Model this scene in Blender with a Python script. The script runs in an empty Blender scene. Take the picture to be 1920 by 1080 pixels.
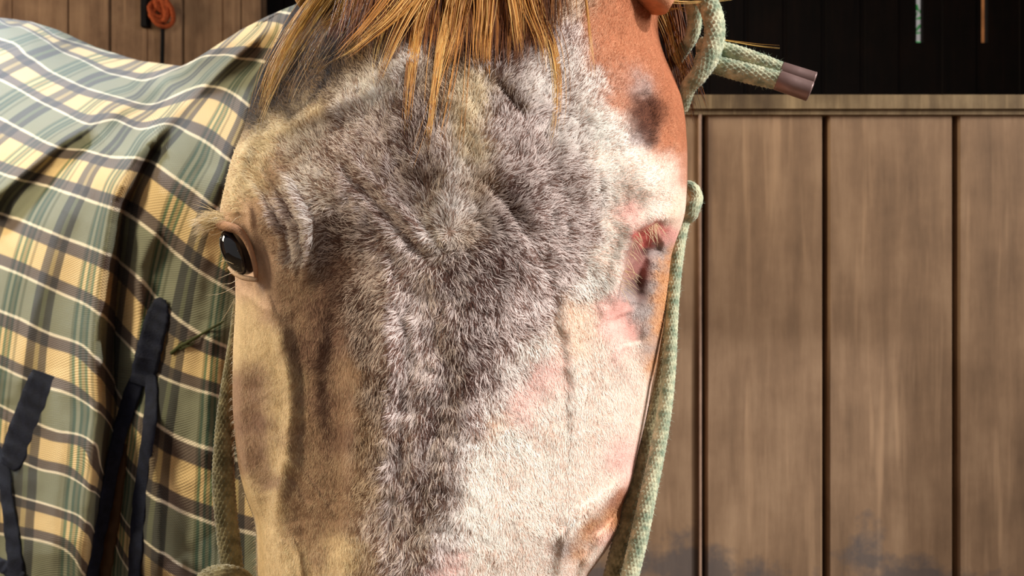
import bpy, math
import numpy as np
from mathutils import Vector

rng = np.random.default_rng(7)
scn = bpy.context.scene
COL = scn.collection

# ------------------------------------------------------------------ camera
CAMZ = 1.0
LENS = 30.0
K = 36.0 / LENS / 1920.0            # metres per pixel per metre of distance
cam_d = bpy.data.cameras.new('camera')
cam = bpy.data.objects.new('camera', cam_d)
COL.objects.link(cam)
cam.location = (0, 0, CAMZ)
cam.rotation_euler = (math.radians(90), 0, 0)
cam_d.lens = LENS
cam_d.sensor_width = 36
cam_d.clip_start = 0.02
cam_d.dof.use_dof = True
cam_d.dof.focus_distance = 0.43
cam_d.dof.aperture_fstop = 20
scn.camera = cam

# ------------------------------------------------------------------ world, lights, exposure
def lin(c):
    c = np.asarray(c, dtype=float) / 255.0
    return np.where(c <= 0.04045, c / 12.92, ((c + 0.055) / 1.055) ** 2.4)

world = bpy.data.worlds.new('world')
scn.world = world
world.use_nodes = True
wn = world.node_tree
bg = wn.nodes['Background']
bg.inputs['Color'].default_value = (1.0, 0.93, 0.88, 1)
bg.inputs['Strength'].default_value = 0.30

def area(name, loc, target, size, size_y, power, color):
    l = bpy.data.lights.new(name, 'AREA')
    l.shape = 'RECTANGLE'
    l.size = size
    l.size_y = size_y
    l.energy = power
    l.color = color
    o = bpy.data.objects.new(name, l)
    COL.objects.link(o)
    o.location = loc
    d = Vector(target) - Vector(loc)
    o.rotation_euler = d.to_track_quat('-Z', 'Y').to_euler()
    return o

# daylight from the stable door on the right, from the yard on the left and from a roof light
area('daylight_right_door', (1.7, 0.0, 1.9), (0.05, 0.45, 0.95), 0.7, 1.1, 42, (1.0, 0.98, 0.97))
area('daylight_left_door', (-1.75, 0.45, 2.0), (-0.15, 0.6, 0.95), 0.45, 0.8, 44, (1.0, 0.88, 0.64))
roof_light = area('daylight_roof_light', (-2.3, 2.3, 2.95), (-1.15, 1.6, 1.5), 0.7, 0.7, 26, (0.80, 0.90, 1.0))
area('left_wall_fill', (-3.1, 2.3, 2.2), (-1.6, 3.3, 1.9), 0.5, 0.6, 22, (1.0, 0.86, 0.66))  # added warm fill to brighten the left wall, no window stands there
roof_light.data.spread = math.radians(75)
sun_d = bpy.data.lights.new('sun', 'SUN')
sun_d.energy = 3.0
sun_d.angle = 0.01
sun = bpy.data.objects.new('sun', sun_d)
COL.objects.link(sun)
sun.rotation_euler = Vector((-0.9, 0.55, -0.8)).to_track_quat('-Z', 'Y').to_euler()
sun.location = (6, 0, 8)

scn.view_settings.view_transform = 'Standard'
scn.view_settings.look = 'None'
scn.view_settings.gamma = 1
scn.view_settings.use_curve_mapping = False
scn.view_settings.exposure = 0.0

# ------------------------------------------------------------------ helpers
def W(px, py, D):
    """point seen at photo pixel (px, py) that stands D metres in front of the camera"""
    px = np.asarray(px, float); py = np.asarray(py, float); D = np.asarray(D, float)
    return np.stack([(px - 960) * K * D, D + 0 * px, CAMZ - (py - 540) * K * D], axis=-1)

def tag(o, label=None, cat=None, group=None, kind=None):
    if label: o['label'] = label
    if cat: o['category'] = cat
    if group: o['group'] = group
    if kind: o['kind'] = kind
    return o

def mesh_np(name, verts, faces, mat, parent=None, smooth=True, color=None, uv=None):
    """verts (n,3); faces: list of integer arrays (m,k)"""
    me = bpy.data.meshes.new(name)
    verts = np.asarray(verts, np.float32).reshape(-1, 3)
    me.vertices.add(len(verts))
    me.vertices.foreach_set('co', verts.ravel())
    if not isinstance(faces, list): faces = [faces]
    faces = [np.asarray(f, np.int32) for f in faces if len(f)]
    loops = np.concatenate([f.ravel() for f in faces])
    sizes = np.concatenate([np.full(len(f), f.shape[1], np.int32) for f in faces])
    starts = np.concatenate([[0], np.cumsum(sizes)[:-1]]).astype(np.int32)
    me.loops.add(len(loops))
    me.loops.foreach_set('vertex_index', loops)
    me.polygons.add(len(sizes))
    me.polygons.foreach_set('loop_start', starts)
    try: me.polygons.foreach_set('loop_total', sizes)
    except Exception: pass
    me.polygons.foreach_set('use_smooth', np.full(len(sizes), smooth))
    me.update(calc_edges=True)
    if color is not None:
        a = me.color_attributes.new('Col', 'FLOAT_COLOR', 'POINT')
        c = np.ones((len(verts), 4), np.float32)
        c[:, :3] = color
        a.data.foreach_set('color', c.ravel())
    if uv is not None:
        l = me.uv_layers.new(name='UVMap')
        l.data.foreach_set('uv', np.asarray(uv, np.float32)[loops].ravel())
    me.materials.append(mat)
    me.validate()
    o = bpy.data.objects.new(name, me)
    COL.objects.link(o)
    if parent is not None: o.parent = parent
    return o

class MB:
    def __init__(s): s.v = []; s.f = {}; s.n = 0; s.c = []
    def add(s, v, faces, c=None):
        v = np.asarray(v, float).reshape(-1, 3)
        s.v.append(v)
        for f in faces:
            f = np.asarray(f, int)
            s.f.setdefault(f.shape[1], []).append(f + s.n)
        s.n += len(v)
        if c is not None: s.c.append(np.broadcast_to(c, (len(v), 3)))
    def box(s, x0, x1, y0, y1, z0, z1, bev=0.0):
        b = bev
        if b <= 0:
            v = [(x, y, z) for x in (x0, x1) for y in (y0, y1) for z in (z0, z1)]
            s.add(v, [[(0, 1, 3, 2), (4, 6, 7, 5), (0, 4, 5, 1), (2, 3, 7, 6), (0, 2, 6, 4), (1, 5, 7, 3)]])
            return
        # box with chamfered long edges (vertical section octagon in x-y), capped
        pts = [(x0 + b, y0), (x1 - b, y0), (x1, y0 + b), (x1, y1 - b), (x1 - b, y1), (x0 + b, y1), (x0, y1 - b), (x0, y0 + b)]
        v = [(p[0], p[1], z0) for p in pts] + [(p[0], p[1], z1) for p in pts]
        s.add(v, [[(i, (i + 1) % 8, 8 + (i + 1) % 8, 8 + i) for i in range(8)], [tuple(range(7, -1, -1)), tuple(range(8, 16))]])
    def build(s, name, mat, parent=None, smooth=False, uv=None):
        fs = [np.concatenate(f) for f in s.f.values()]
        c = np.concatenate(s.c) if s.c else None
        return mesh_np(name, np.concatenate(s.v), fs, mat, parent, smooth, c, uv)

def resample(pts, n):
    """smooth Catmull-Rom resampling of a polyline to n points"""
    P = np.asarray(pts, float)
    if len(P) == 2:
        t = np.linspace(0, 1, n)[:, None]
        return P[0] * (1 - t) + P[1] * t
    Q = np.vstack([2 * P[0] - P[1], P, 2 * P[-1] - P[-2]])
    out = []
    m = 16
    for i in range(len(P) - 1):
        p0, p1, p2, p3 = Q[i:i + 4]
        t = np.linspace(0, 1, m, endpoint=False)[:, None]
        out.append(0.5 * ((2 * p1) + (-p0 + p2) * t + (2 * p0 - 5 * p1 + 4 * p2 - p3) * t ** 2 + (-p0 + 3 * p1 - 3 * p2 + p3) * t ** 3))
    out.append(P[-1:])
    F = np.vstack(out)
    d = np.concatenate([[0], np.cumsum(np.linalg.norm(np.diff(F[:, :3], axis=0), axis=1))])
    s = np.linspace(0, d[-1], n)
    return np.stack([np.interp(s, d, F[:, k]) for k in range(F.shape[1])], 1)

def frames(P):
    T = np.gradient(P, axis=0)
    T /= np.linalg.norm(T, axis=1)[:, None] + 1e-12
    N = np.zeros_like(P)
    up = np.array([0, 1.0, 0]) if abs(T[0][1]) < 0.9 else np.array([1.0, 0, 0])
    n = up - T[0] * up.dot(T[0]); n /= np.linalg.norm(n)
    for i in range(len(P)):
        n = n - T[i] * n.dot(T[i]); n /= np.linalg.norm(n) + 1e-12
        N[i] = n
    return T, N, np.cross(T, N)

def tube(mb, P, R, sides=12, braid=None, flat=1.0, color=None, cap=True):
    """tube along P (n,3); R scalar or (n,); braid=(strands, pitch in metres, depth)"""
    P = np.asarray(P, float); n = len(P)
    R = np.broadcast_to(R, (n,)).astype(float)
    T, N, B = frames(P)
    d = np.concatenate([[0], np.cumsum(np.linalg.norm(np.diff(P, axis=0), axis=1))])
    a = np.linspace(0, 2 * math.pi, sides, endpoint=False)
    r = np.repeat(R[:, None], sides, 1)
    if braid:
        k, pitch, dep = braid
        ph = 2 * math.pi * d[:, None] / pitch
        g = np.abs(np.sin(k / 2 * a[None] + ph) * np.sin(k / 2 * a[None] - ph))
        r = r * (1 + dep * (1.8 * g ** 0.7 - .6))
    V = P[:, None] + r[..., None] * (N[:, None] * np.cos(a)[None, :, None] + B[:, None] * (np.sin(a) * flat)[None, :, None])
    i = np.arange(n - 1)[:, None]; j = np.arange(sides)[None]
    q = np.stack([i * sides + j, i * sides + (j + 1) % sides, (i + 1) * sides + (j + 1) % sides, (i + 1) * sides + j], -1).reshape(-1, 4)
    fs = [q]
    if cap: fs.append(np.array([list(range(sides - 1, -1, -1)), list(range((n - 1) * sides, n * sides))]))
    mb.add(V.reshape(-1, 3), fs, color)

def seg_dist(px, py, poly):
    """distance, side sign and arc fraction of points to a pixel polyline"""
    P = np.asarray(poly, float)
    best = np.full(np.shape(px), 1e9); sg = np.zeros(np.shape(px)); fr = np.zeros(np.shape(px))
    L = np.concatenate([[0], np.cumsum(np.linalg.norm(np.diff(P, axis=0), axis=1))])
    for i in range(len(P) - 1):
        a, b = P[i], P[i + 1]; ab = b - a; l2 = ab.dot(ab)
        t = np.clip(((px - a[0]) * ab[0] + (py - a[1]) * ab[1]) / l2, 0, 1)
        dx = px - (a[0] + t * ab[0]); dy = py - (a[1] + t * ab[1])
        d = np.hypot(dx, dy)
        s = np.sign(ab[0] * (py - a[1]) - ab[1] * (px - a[0]))
        m = d < best
        best = np.where(m, d, best); sg = np.where(m, s, sg); fr = np.where(m, (L[i] + t * math.sqrt(l2)) / L[-1], fr)
    return best, sg, fr

class TPS:
    def __init__(s, pts, vals, smooth=0.0, scale=500.0):
        s.sc = scale
        X = np.asarray(pts, float) / scale; s.X = X
        n = len(X)
        r2 = ((X[:, None] - X[None]) ** 2).sum(-1)
        Kk = 0.5 * r2 * np.log(r2 + 1e-12) + smooth * np.eye(n)
        Pm = np.hstack([np.ones((n, 1)), X])
        A = np.zeros((n + 3, n + 3)); A[:n, :n] = Kk; A[:n, n:] = Pm; A[n:, :n] = Pm.T
        b = np.zeros(n + 3); b[:n] = vals
        s.w = np.linalg.solve(A, b)
    def __call__(s, px, py):
        sh = np.shape(px)
        q = np.stack([np.ravel(px), np.ravel(py)], 1) / s.sc
        out = np.empty(len(q))
        for k in range(0, len(q), 20000):
            c = q[k:k + 20000]
            r2 = ((c[:, None] - s.X[None]) ** 2).sum(-1)
            out[k:k + 20000] = (0.5 * r2 * np.log(r2 + 1e-12)) @ s.w[:-3] + s.w[-3] + c @ s.w[-2:]
        return out.reshape(sh)

def vnoise(x, y, seed=0):
    """smooth value noise -1..1"""
    r = np.random.default_rng(seed).random((256, 256)) * 2 - 1
    xi = np.floor(x).astype(int); yi = np.floor(y).astype(int)
    fx = x - xi; fy = y - yi
    fx = fx * fx * (3 - 2 * fx); fy = fy * fy * (3 - 2 * fy)
    g = lambda a, b: r[a % 256, b % 256]
    return (g(xi, yi) * (1 - fx) + g(xi + 1, yi) * fx) * (1 - fy) + (g(xi, yi + 1) * (1 - fx) + g(xi + 1, yi + 1) * fx) * fy

# ------------------------------------------------------------------ materials
def new_mat(name, rough=0.8, spec=0.3):
    m = bpy.data.materials.new(name); m.use_nodes = True
    b = m.node_tree.nodes['Principled BSDF']
    b.inputs['Roughness'].default_value = rough
    b.inputs['Specular IOR Level'].default_value = spec
    return m, m.node_tree, b

def nd(nt, t, **kw):
    n = nt.nodes.new(t)
    for k, v in kw.items(): setattr(n, k, v)
    return n

def mat_vcol(name, rough=0.8, spec=0.25, noise_scale=0, noise_amt=0.0, bump=0.0, bump_scale=900, sheen=0.0, trans=0.0, sss=0.0):
    m, nt, b = new_mat(name, rough, spec)
    a = nd(nt, 'ShaderNodeVertexColor'); a.layer_name = 'Col'
    src = a.outputs['Color']
    if noise_scale:
        n = nd(nt, 'ShaderNodeTexNoise'); n.inputs['Scale'].default_value = noise_scale; n.inputs['Detail'].default_value = 3
        tc = nd(nt, 'ShaderNodeTexCoord'); nt.links.new(tc.outputs['Object'], n.inputs['Vector'])
        mr = nd(nt, 'ShaderNodeMapRange'); mr.inputs['To Min'].default_value = 1 - noise_amt; mr.inputs['To Max'].default_value = 1 + noise_amt
        mr.inputs['From Min'].default_value = .3; mr.inputs['From Max'].default_value = .7
        nt.links.new(n.outputs['Fac'], mr.inputs['Value'])
        vm = nd(nt, 'ShaderNodeVectorMath', operation='SCALE')
        nt.links.new(src, vm.inputs[0]); nt.links.new(mr.outputs[0], vm.inputs['Scale'])
        src = vm.outputs[0]
    nt.links.new(src, b.inputs['Base Color'])
    if bump:
        n = nd(nt, 'ShaderNodeTexNoise'); n.inputs['Scale'].default_value = bump_scale; n.inputs['Detail'].default_value = 2
        tc = nd(nt, 'ShaderNodeTexCoord'); nt.links.new(tc.outputs['Object'], n.inputs['Vector'])
        bp = nd(nt, 'ShaderNodeBump'); bp.inputs['Strength'].default_value = bump; bp.inputs['Distance'].default_value = 0.001
        nt.links.new(n.outputs['Fac'], bp.inputs['Height']); nt.links.new(bp.outputs[0], b.inputs['Normal'])
    b.inputs['Sheen Weight'].default_value = sheen
    if sss:
        b.inputs['Subsurface Weight'].default_value = sss
        b.inputs['Subsurface Radius'].default_value = (0.004, 0.002, 0.001)
        b.inputs['Subsurface Scale'].default_value = 1.0
    return m

def mat_wood(name, dark, mid, light, scale=1.0, contrast=1.0, smudge=0.0, rough=0.75):
    m, nt, b = new_mat(name, rough, 0.3)
    tc = nd(nt, 'ShaderNodeTexCoord')
    mp = nd(nt, 'ShaderNodeMapping'); mp.inputs['Scale'].default_value = (14 * scale, 14 * scale, 1.6 * scale)
    nt.links.new(tc.outputs['Object'], mp.inputs['Vector'])
    n1 = nd(nt, 'ShaderNodeTexNoise'); n1.inputs['Scale'].default_value = 2.2; n1.inputs['Detail'].default_value = 8; n1.inputs['Roughness'].default_value = .62; n1.inputs['Distortion'].default_value = 0.15
    nt.links.new(mp.outputs[0], n1.inputs['Vector'])
    n2 = nd(nt, 'ShaderNodeTexNoise'); n2.inputs['Scale'].default_value = 7 * scale; n2.inputs['Detail'].default_value = 5; n2.inputs['Roughness'].default_value = .6
    nt.links.new(tc.outputs['Object'], n2.inputs['Vector'])
    mx = nd(nt, 'ShaderNodeMath', operation='ADD'); mul = nd(nt, 'ShaderNodeMath', operation='MULTIPLY'); mul.inputs[1].default_value = .9
    nt.links.new(n2.outputs['Fac'], mul.inputs[0]); nt.links.new(n1.outputs['Fac'], mx.inputs[0]); nt.links.new(mul.outputs[0], mx.inputs[1])
    half = nd(nt, 'ShaderNodeMath', operation='MULTIPLY'); half.inputs[1].default_value = .5; nt.links.new(mx.outputs[0], half.inputs[0]); mx = half
    cr = nd(nt, 'ShaderNodeValToRGB')
    h = 0.13 / contrast
    e = cr.color_ramp.elements
    e[0].position = .475 - h; e[0].color = (*lin(dark), 1)
    e[1].position = .475 + h; e[1].color = (*lin(light), 1)
    c = e.new(.475); c.color = (*lin(mid), 1)
    nt.links.new(mx.outputs[0], cr.inputs[0])
    out = cr.outputs[0]
    # pale scratches running with the grain
    mp2 = nd(nt, 'ShaderNodeMapping'); mp2.inputs['Scale'].default_value = (55 * scale, 55 * scale, 3.2 * scale); mp2.inputs['Rotation'].default_value = (0, .07, 0)
    nt.links.new(tc.outputs['Object'], mp2.inputs['Vector'])
    n3 = nd(nt, 'ShaderNodeTexNoise'); n3.inputs['Scale'].default_value = 1.0; n3.inputs['Detail'].default_value = 2
    nt.links.new(mp2.outputs[0], n3.inputs['Vector'])
    cs = nd(nt, 'ShaderNodeValToRGB'); cs.color_ramp.elements[0].position = .58; cs.color_ramp.elements[1].position = .86
    cs.color_ramp.elements[1].color = (.6, .6, .6, 1)
    nt.links.new(n3.outputs['Fac'], cs.inputs[0])
    mxs = nd(nt, 'ShaderNodeMixRGB'); mxs.inputs['Color2'].default_value = (*lin(np.minimum(np.array(light) * 1.25, 255)), 1)
    nt.links.new(cs.outputs[0], mxs.inputs['Fac']); nt.links.new(out, mxs.inputs['Color1']); out = mxs.outputs[0]
    if smudge:
        # grey rubbed dirt low on the boards
        n4 = nd(nt, 'ShaderNodeTexNoise'); n4.inputs['Scale'].default_value = 9; n4.inputs['Detail'].default_value = 5; n4.inputs['Roughness'].default_value = .6
        nt.links.new(tc.outputs['Object'], n4.inputs['Vector'])
        sp = nd(nt, 'ShaderNodeSeparateXYZ'); nt.links.new(tc.outputs['Object'], sp.inputs[0])
        mr = nd(nt, 'ShaderNodeMapRange'); mr.inputs['From Min'].default_value = .74; mr.inputs['From Max'].default_value = .60; mr.inputs['To Min'].default_value = -.25; mr.inputs['To Max'].default_value = .10
        nt.links.new(sp.outputs['Z'], mr.inputs['Value'])
        ad = nd(nt, 'ShaderNodeMath', operation='ADD'); nt.links.new(n4.outputs['Fac'], ad.inputs[0]); nt.links.new(mr.outputs[0], ad.inputs[1])
        c4 = nd(nt, 'ShaderNodeValToRGB'); c4.color_ramp.elements[0].position = .52; c4.color_ramp.elements[1].position = .64; c4.color_ramp.elements[1].color = (smudge, smudge, smudge, 1)
        nt.links.new(ad.outputs[0], c4.inputs[0])
        m4 = nd(nt, 'ShaderNodeMixRGB'); m4.inputs['Color2'].default_value = (*lin((74, 70, 70)), 1)
        nt.links.new(c4.outputs[0], m4.inputs['Fac']); nt.links.new(out, m4.inputs['Color1']); out = m4.outputs[0]
    nt.links.new(out, b.inputs['Base Color'])
    bp = nd(nt, 'ShaderNodeBump'); bp.inputs['Strength'].default_value = .25; bp.inputs['Distance'].default_value = .003
    nt.links.new(n1.outputs['Fac'], bp.inputs['Height']); nt.links.new(bp.outputs[0], b.inputs['Normal'])
    return m

def mat_plain(name, col, rough=.7, spec=.3, metal=0.0, bump=0, bump_scale=400, var=0.15, vscale=60):
    m, nt, b = new_mat(name, rough, spec)
    tc = nd(nt, 'ShaderNodeTexCoord')
    n = nd(nt, 'ShaderNodeTexNoise'); n.inputs['Scale'].default_value = vscale; n.inputs['Detail'].default_value = 4
    nt.links.new(tc.outputs['Object'], n.inputs['Vector'])
    cr = nd(nt, 'ShaderNodeValToRGB'); e = cr.color_ramp.elements
    e[0].position = .3; e[1].position = .7
    e[0].color = (*(lin(col) * (1 - var)), 1); e[1].color = (*np.minimum(lin(col) * (1 + var), 1), 1)
    nt.links.new(n.outputs['Fac'], cr.inputs[0]); nt.links.new(cr.outputs[0], b.inputs['Base Color'])
    b.inputs['Metallic'].default_value = metal
    if bump:
        n2 = nd(nt, 'ShaderNodeTexNoise'); n2.inputs['Scale'].default_value = bump_scale
        nt.links.new(tc.outputs['Object'], n2.inputs['Vector'])
        bp = nd(nt, 'ShaderNodeBump'); bp.inputs['Strength'].default_value = bump; bp.inputs['Distance'].default_value = .001
        nt.links.new(n2.outputs['Fac'], bp.inputs['Height']); nt.links.new(bp.outputs[0], b.inputs['Normal'])
    return m

M_skin = mat_vcol('horse_skin', .85, .08, 220, .12, .5, 1200)
M_coat = mat_vcol('horse_coat', .75, .06)
M_mane = mat_vcol('mane_hair', .5, .3)
M_eye = mat_plain('eye_dark', (14, 14, 20), .04, .9, var=.5, vscale=40)
M_partition = mat_wood('partition_wood', (92, 70, 50), (130, 102, 76), (160, 130, 100), 1.0, .7, .75)
M_rail = mat_wood('rail_wood', (84, 66, 44), (112, 92, 64), (140, 118, 86), 1.4)
M_wall = mat_wood('left_wall_wood', (104, 76, 56), (136, 104, 78), (160, 126, 96), .8)
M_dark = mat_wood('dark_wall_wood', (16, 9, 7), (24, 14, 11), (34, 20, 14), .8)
M_floor = mat_plain('floor_earth', (96, 78, 58), .95, .1, var=.35, vscale=12)
M_metal = mat_plain('cap_metal', (132, 106, 100), .38, .5, .35, .25, 120, .12, 40)
M_navy = mat_plain('navy_webbing', (22, 26, 42), .8, .2, bump=.8, bump_scale=900, var=.35, vscale=120)
M_patch = mat_plain('patch_brown', (62, 44, 26), .7, .2, var=.3)
M_twine = mat_plain('orange_twine', (176, 84, 48), .85, .1, var=.4, vscale=200)
M_black = mat_plain('black_cord', (20, 17, 18), .8, .2)
M_leaf = mat_plain('leaf_green', (110, 210, 130), .6, .3, var=.35, vscale=8)
M_brownboard = mat_plain('outside_board', (190, 120, 66), .8, .1, var=.25, vscale=15)

# ------------------------------------------------------------------ the setting
def structure(o): tag(o, kind='structure'); return o

mb = MB(); mb.box(-3.6, 3.0, -2.5, 4.3, -0.05, 0.0); structure(mb.build('floor', M_floor))
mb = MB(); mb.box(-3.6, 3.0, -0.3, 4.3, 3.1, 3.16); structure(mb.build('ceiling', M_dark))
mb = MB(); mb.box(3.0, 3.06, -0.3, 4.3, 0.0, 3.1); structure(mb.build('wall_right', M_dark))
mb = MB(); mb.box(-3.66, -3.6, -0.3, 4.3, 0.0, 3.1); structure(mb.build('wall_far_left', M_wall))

# far wall of dark boards, two of them standing apart so that daylight shows between
YB = 4.2
def wx(px, D): return (px - 960) * K * D
def wz(py, D): return CAMZ - (py - 540) * K * D
gaps = [(wx(1718, YB), wx(1731, YB)), (wx(1840, YB), wx(1852, YB))]
zg = wz(80, YB)
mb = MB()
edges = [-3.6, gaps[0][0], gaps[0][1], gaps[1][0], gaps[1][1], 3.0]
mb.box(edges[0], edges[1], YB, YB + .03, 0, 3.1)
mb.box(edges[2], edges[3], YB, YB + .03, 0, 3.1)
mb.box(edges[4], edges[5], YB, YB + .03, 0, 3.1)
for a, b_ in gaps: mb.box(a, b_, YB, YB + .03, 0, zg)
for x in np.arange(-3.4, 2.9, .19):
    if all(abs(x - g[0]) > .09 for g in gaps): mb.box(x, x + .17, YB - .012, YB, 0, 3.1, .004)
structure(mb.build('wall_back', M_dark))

# left wall of pale vertical boards
YL = 3.25
mb = MB()
seams = [-420, -300, -160, -70, 22, 128, 205, 276, 342, 417, 452, 490]
for i in range(len(seams) - 1):
    a, b_ = wx(seams[i], YL), wx(seams[i + 1], YL)
    dz = [0, .006, .002, .008, 0][i % 5]
    mb.box(a + .002, b_ - .002, YL + dz, YL + .035 + dz, 0, 3.1, .003)
mb.box(wx(-420, YL), wx(490, YL), YL + .045, YL + .07, 0, 3.1)
structure(mb.build('wall_left', M_wall))

# ------------------------------------------------------------------ stall partition on the right
YP = 1.2
part = bpy.data.objects.new('stall_partition', None); COL.objects.link(part)
part.location = (wx(1600, YP), YP, 0)
tag(part, 'brown wooden stall partition of wide upright boards under a top rail, right of the horse', 'partition')
def child_of(o, p):
    o.parent = p
    o.matrix_parent_inverse = p.matrix_world.inverted() if False else __import__('mathutils').Matrix.Translation(-Vector(p.location))
    return o
mb = MB()
cuts = [1040, 1319, 1548, 1792, 2040, 2290]
for i in range(len(cuts) - 1):
    a, b_ = wx(cuts[i], YP), wx(cuts[i + 1], YP)
    mb.box(a + .0042, b_ - .0042, YP, YP + .028, .05, wz(209, YP), .0025)
child_of(mb.build('board_panel', M_partition), part)
mb = MB(); mb.box(wx(1040, YP), wx(2290, YP), YP + .034, YP + .04, .05, wz(209, YP)); child_of(mb.build('backing_sheet', M_dark), part)
mb = MB()
z0, z1 = wz(211, YP), wz(181, YP)
mb.box(wx(1040, YP), wx(2290, YP), YP - .012, YP + .05, z0 + .003, z1)
mb.box(wx(1040, YP), wx(2290, YP), YP - .006, YP + .045, z0 - .004, z0 + .003)
child_of(mb.build('top_rail', M_rail), part)
mb = MB(); mb.box(wx(1308.5, YP), wx(1314, YP), YP - .006, YP + .002, .05, z0 - .004, .001)
child_of(mb.build('corner_bead', mat_plain('bead_wood', (150, 120, 100), .5, .5)), part)
mb = MB(); mb.box(wx(1050, YP), wx(1070, YP), YP + .042, YP + .1, 0, z0); mb.box(wx(2260, YP), wx(2280, YP), YP + .042, YP + .1, 0, z0)
child_of(mb.build('post', M_dark), part)

# ------------------------------------------------------------------ head of the horse
LY = [-260, -100, 0, 20, 60, 100, 150, 200, 240, 262, 285, 320, 360, 400, 420, 440, 480, 510, 530, 560, 600, 650, 700, 760, 820, 880, 920, 950, 972, 1000, 1080, 1200, 1400, 1560, 1640]
LX = [680, 610, 560, 548, 527, 505, 485, 468, 458, 449, 438, 428, 419, 410, 415, 427, 436, 441, 441, 442, 440, 437, 436, 436, 440, 447, 456, 467, 477, 480, 480, 492, 530, 600, 700]
RY = [-260, -100, 0, 20, 50, 80, 110, 140, 180, 220, 280, 340, 400, 430, 450, 480, 520, 600, 680, 720, 760, 820, 880, 920, 960, 1000, 1040, 1080, 1200, 1400, 1560, 1640]
RX = [1130, 1215, 1240, 1240, 1233, 1238, 1248, 1262, 1278, 1285, 1289, 1289, 1285, 1276, 1267, 1258, 1254, 1246, 1232, 1222, 1216, 1206, 1193, 1184, 1174, 1158, 1132, 1100, 1070, 1040, 980, 900]
_yy = np.arange(-320, 1701, 2.0)
_g = np.exp(-0.5 * (np.arange(-24, 25) / 5.5) ** 2); _g /= _g.sum()
_lx = np.convolve(np.pad(np.interp(_yy, LY, LX), 24, mode='edge'), _g, 'valid')
_rx = np.convolve(np.pad(np.interp(_yy, RY, RX), 24, mode='edge'), _g, 'valid')
def xl(y): return np.interp(y, _yy, _lx)
def xr(y): return np.interp(y, _yy, _rx)

TY = [-260, -60, 100, 250, 400, 600, 800, 1080, 1400, 1640]
TN = [-1, -.85, -.6, -.35, -.1, .12, .4, .65, .85, 1]
TD = np.array([
    [.585, .565, .54, .525, .52, .52, .525, .545, .565, .585],
    [.545, .520, .487, .470, .464, .464, .468, .485, .515, .545],
    [.520, .498, .460, .442, .436, .436, .440, .455, .485, .520],
    [.500, .477, .445, .427, .420, .420, .424, .436, .460, .495],
    [.480, .458, .436, .420, .412, .411, .417, .430, .452, .482],
    [.500, .470, .445, .418, .403, .402, .414, .436, .468, .502],
    [.508, .475, .447, .412, .394, .394, .411, .438, .474, .510],
    [.500, .470, .440, .402, .382, .383, .402, .434, .470, .502],
    [.480, .450, .420, .388, .370, .370, .388, .420, .450, .480],
    [.460, .440, .415, .395, .385, .385, .395, .415, .440, .460]])
def cubic1(xs, ys, q):
    """Catmull-Rom through (xs, ys[..., :]) at q"""
    xs = np.asarray(xs, float); i = np.clip(np.searchsorted(xs, q) - 1, 0, len(xs) - 2)
    return i
def table(n, y):
    tn = np.asarray(TN, float); ty = np.asarray(TY, float)
    mn = np.gradient(TD, tn, axis=1)
    def herm(x0, x1, p0, p1, m0, m1, x):
        h = x1 - x0; t = (x - x0) / h
        return (2 * t ** 3 - 3 * t ** 2 + 1) * p0 + (t ** 3 - 2 * t ** 2 + t) * h * m0 + (-2 * t ** 3 + 3 * t ** 2) * p1 + (t ** 3 - t ** 2) * h * m1
    n = np.clip(n, -1, 1); y = np.clip(y, ty[0], ty[-1])
    i = np.clip(np.searchsorted(tn, n) - 1, 0, len(tn) - 2)
    j = np.clip(np.searchsorted(ty, y) - 1, 0, len(ty) - 2)
    def row(jj):
        jj = np.clip(jj, 0, len(ty) - 1)
        return herm(tn[i], tn[i + 1], TD[jj, i], TD[jj, i + 1], mn[jj, i], mn[jj, i + 1], n)
    r0, r1, rm, r2 = row(j), row(j + 1), row(j - 1), row(j + 2)
    ya, yb = ty[np.clip(j - 1, 0, 99)], ty[np.clip(j + 2, 0, len(ty) - 1)]
    m0 = (r1 - rm) / np.maximum(ty[j + 1] - ya, 1); m1 = (r2 - r0) / np.maximum(yb - ty[j], 1)
    return herm(ty[j], ty[j + 1], r0, r1, m0, m1, y)

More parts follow.
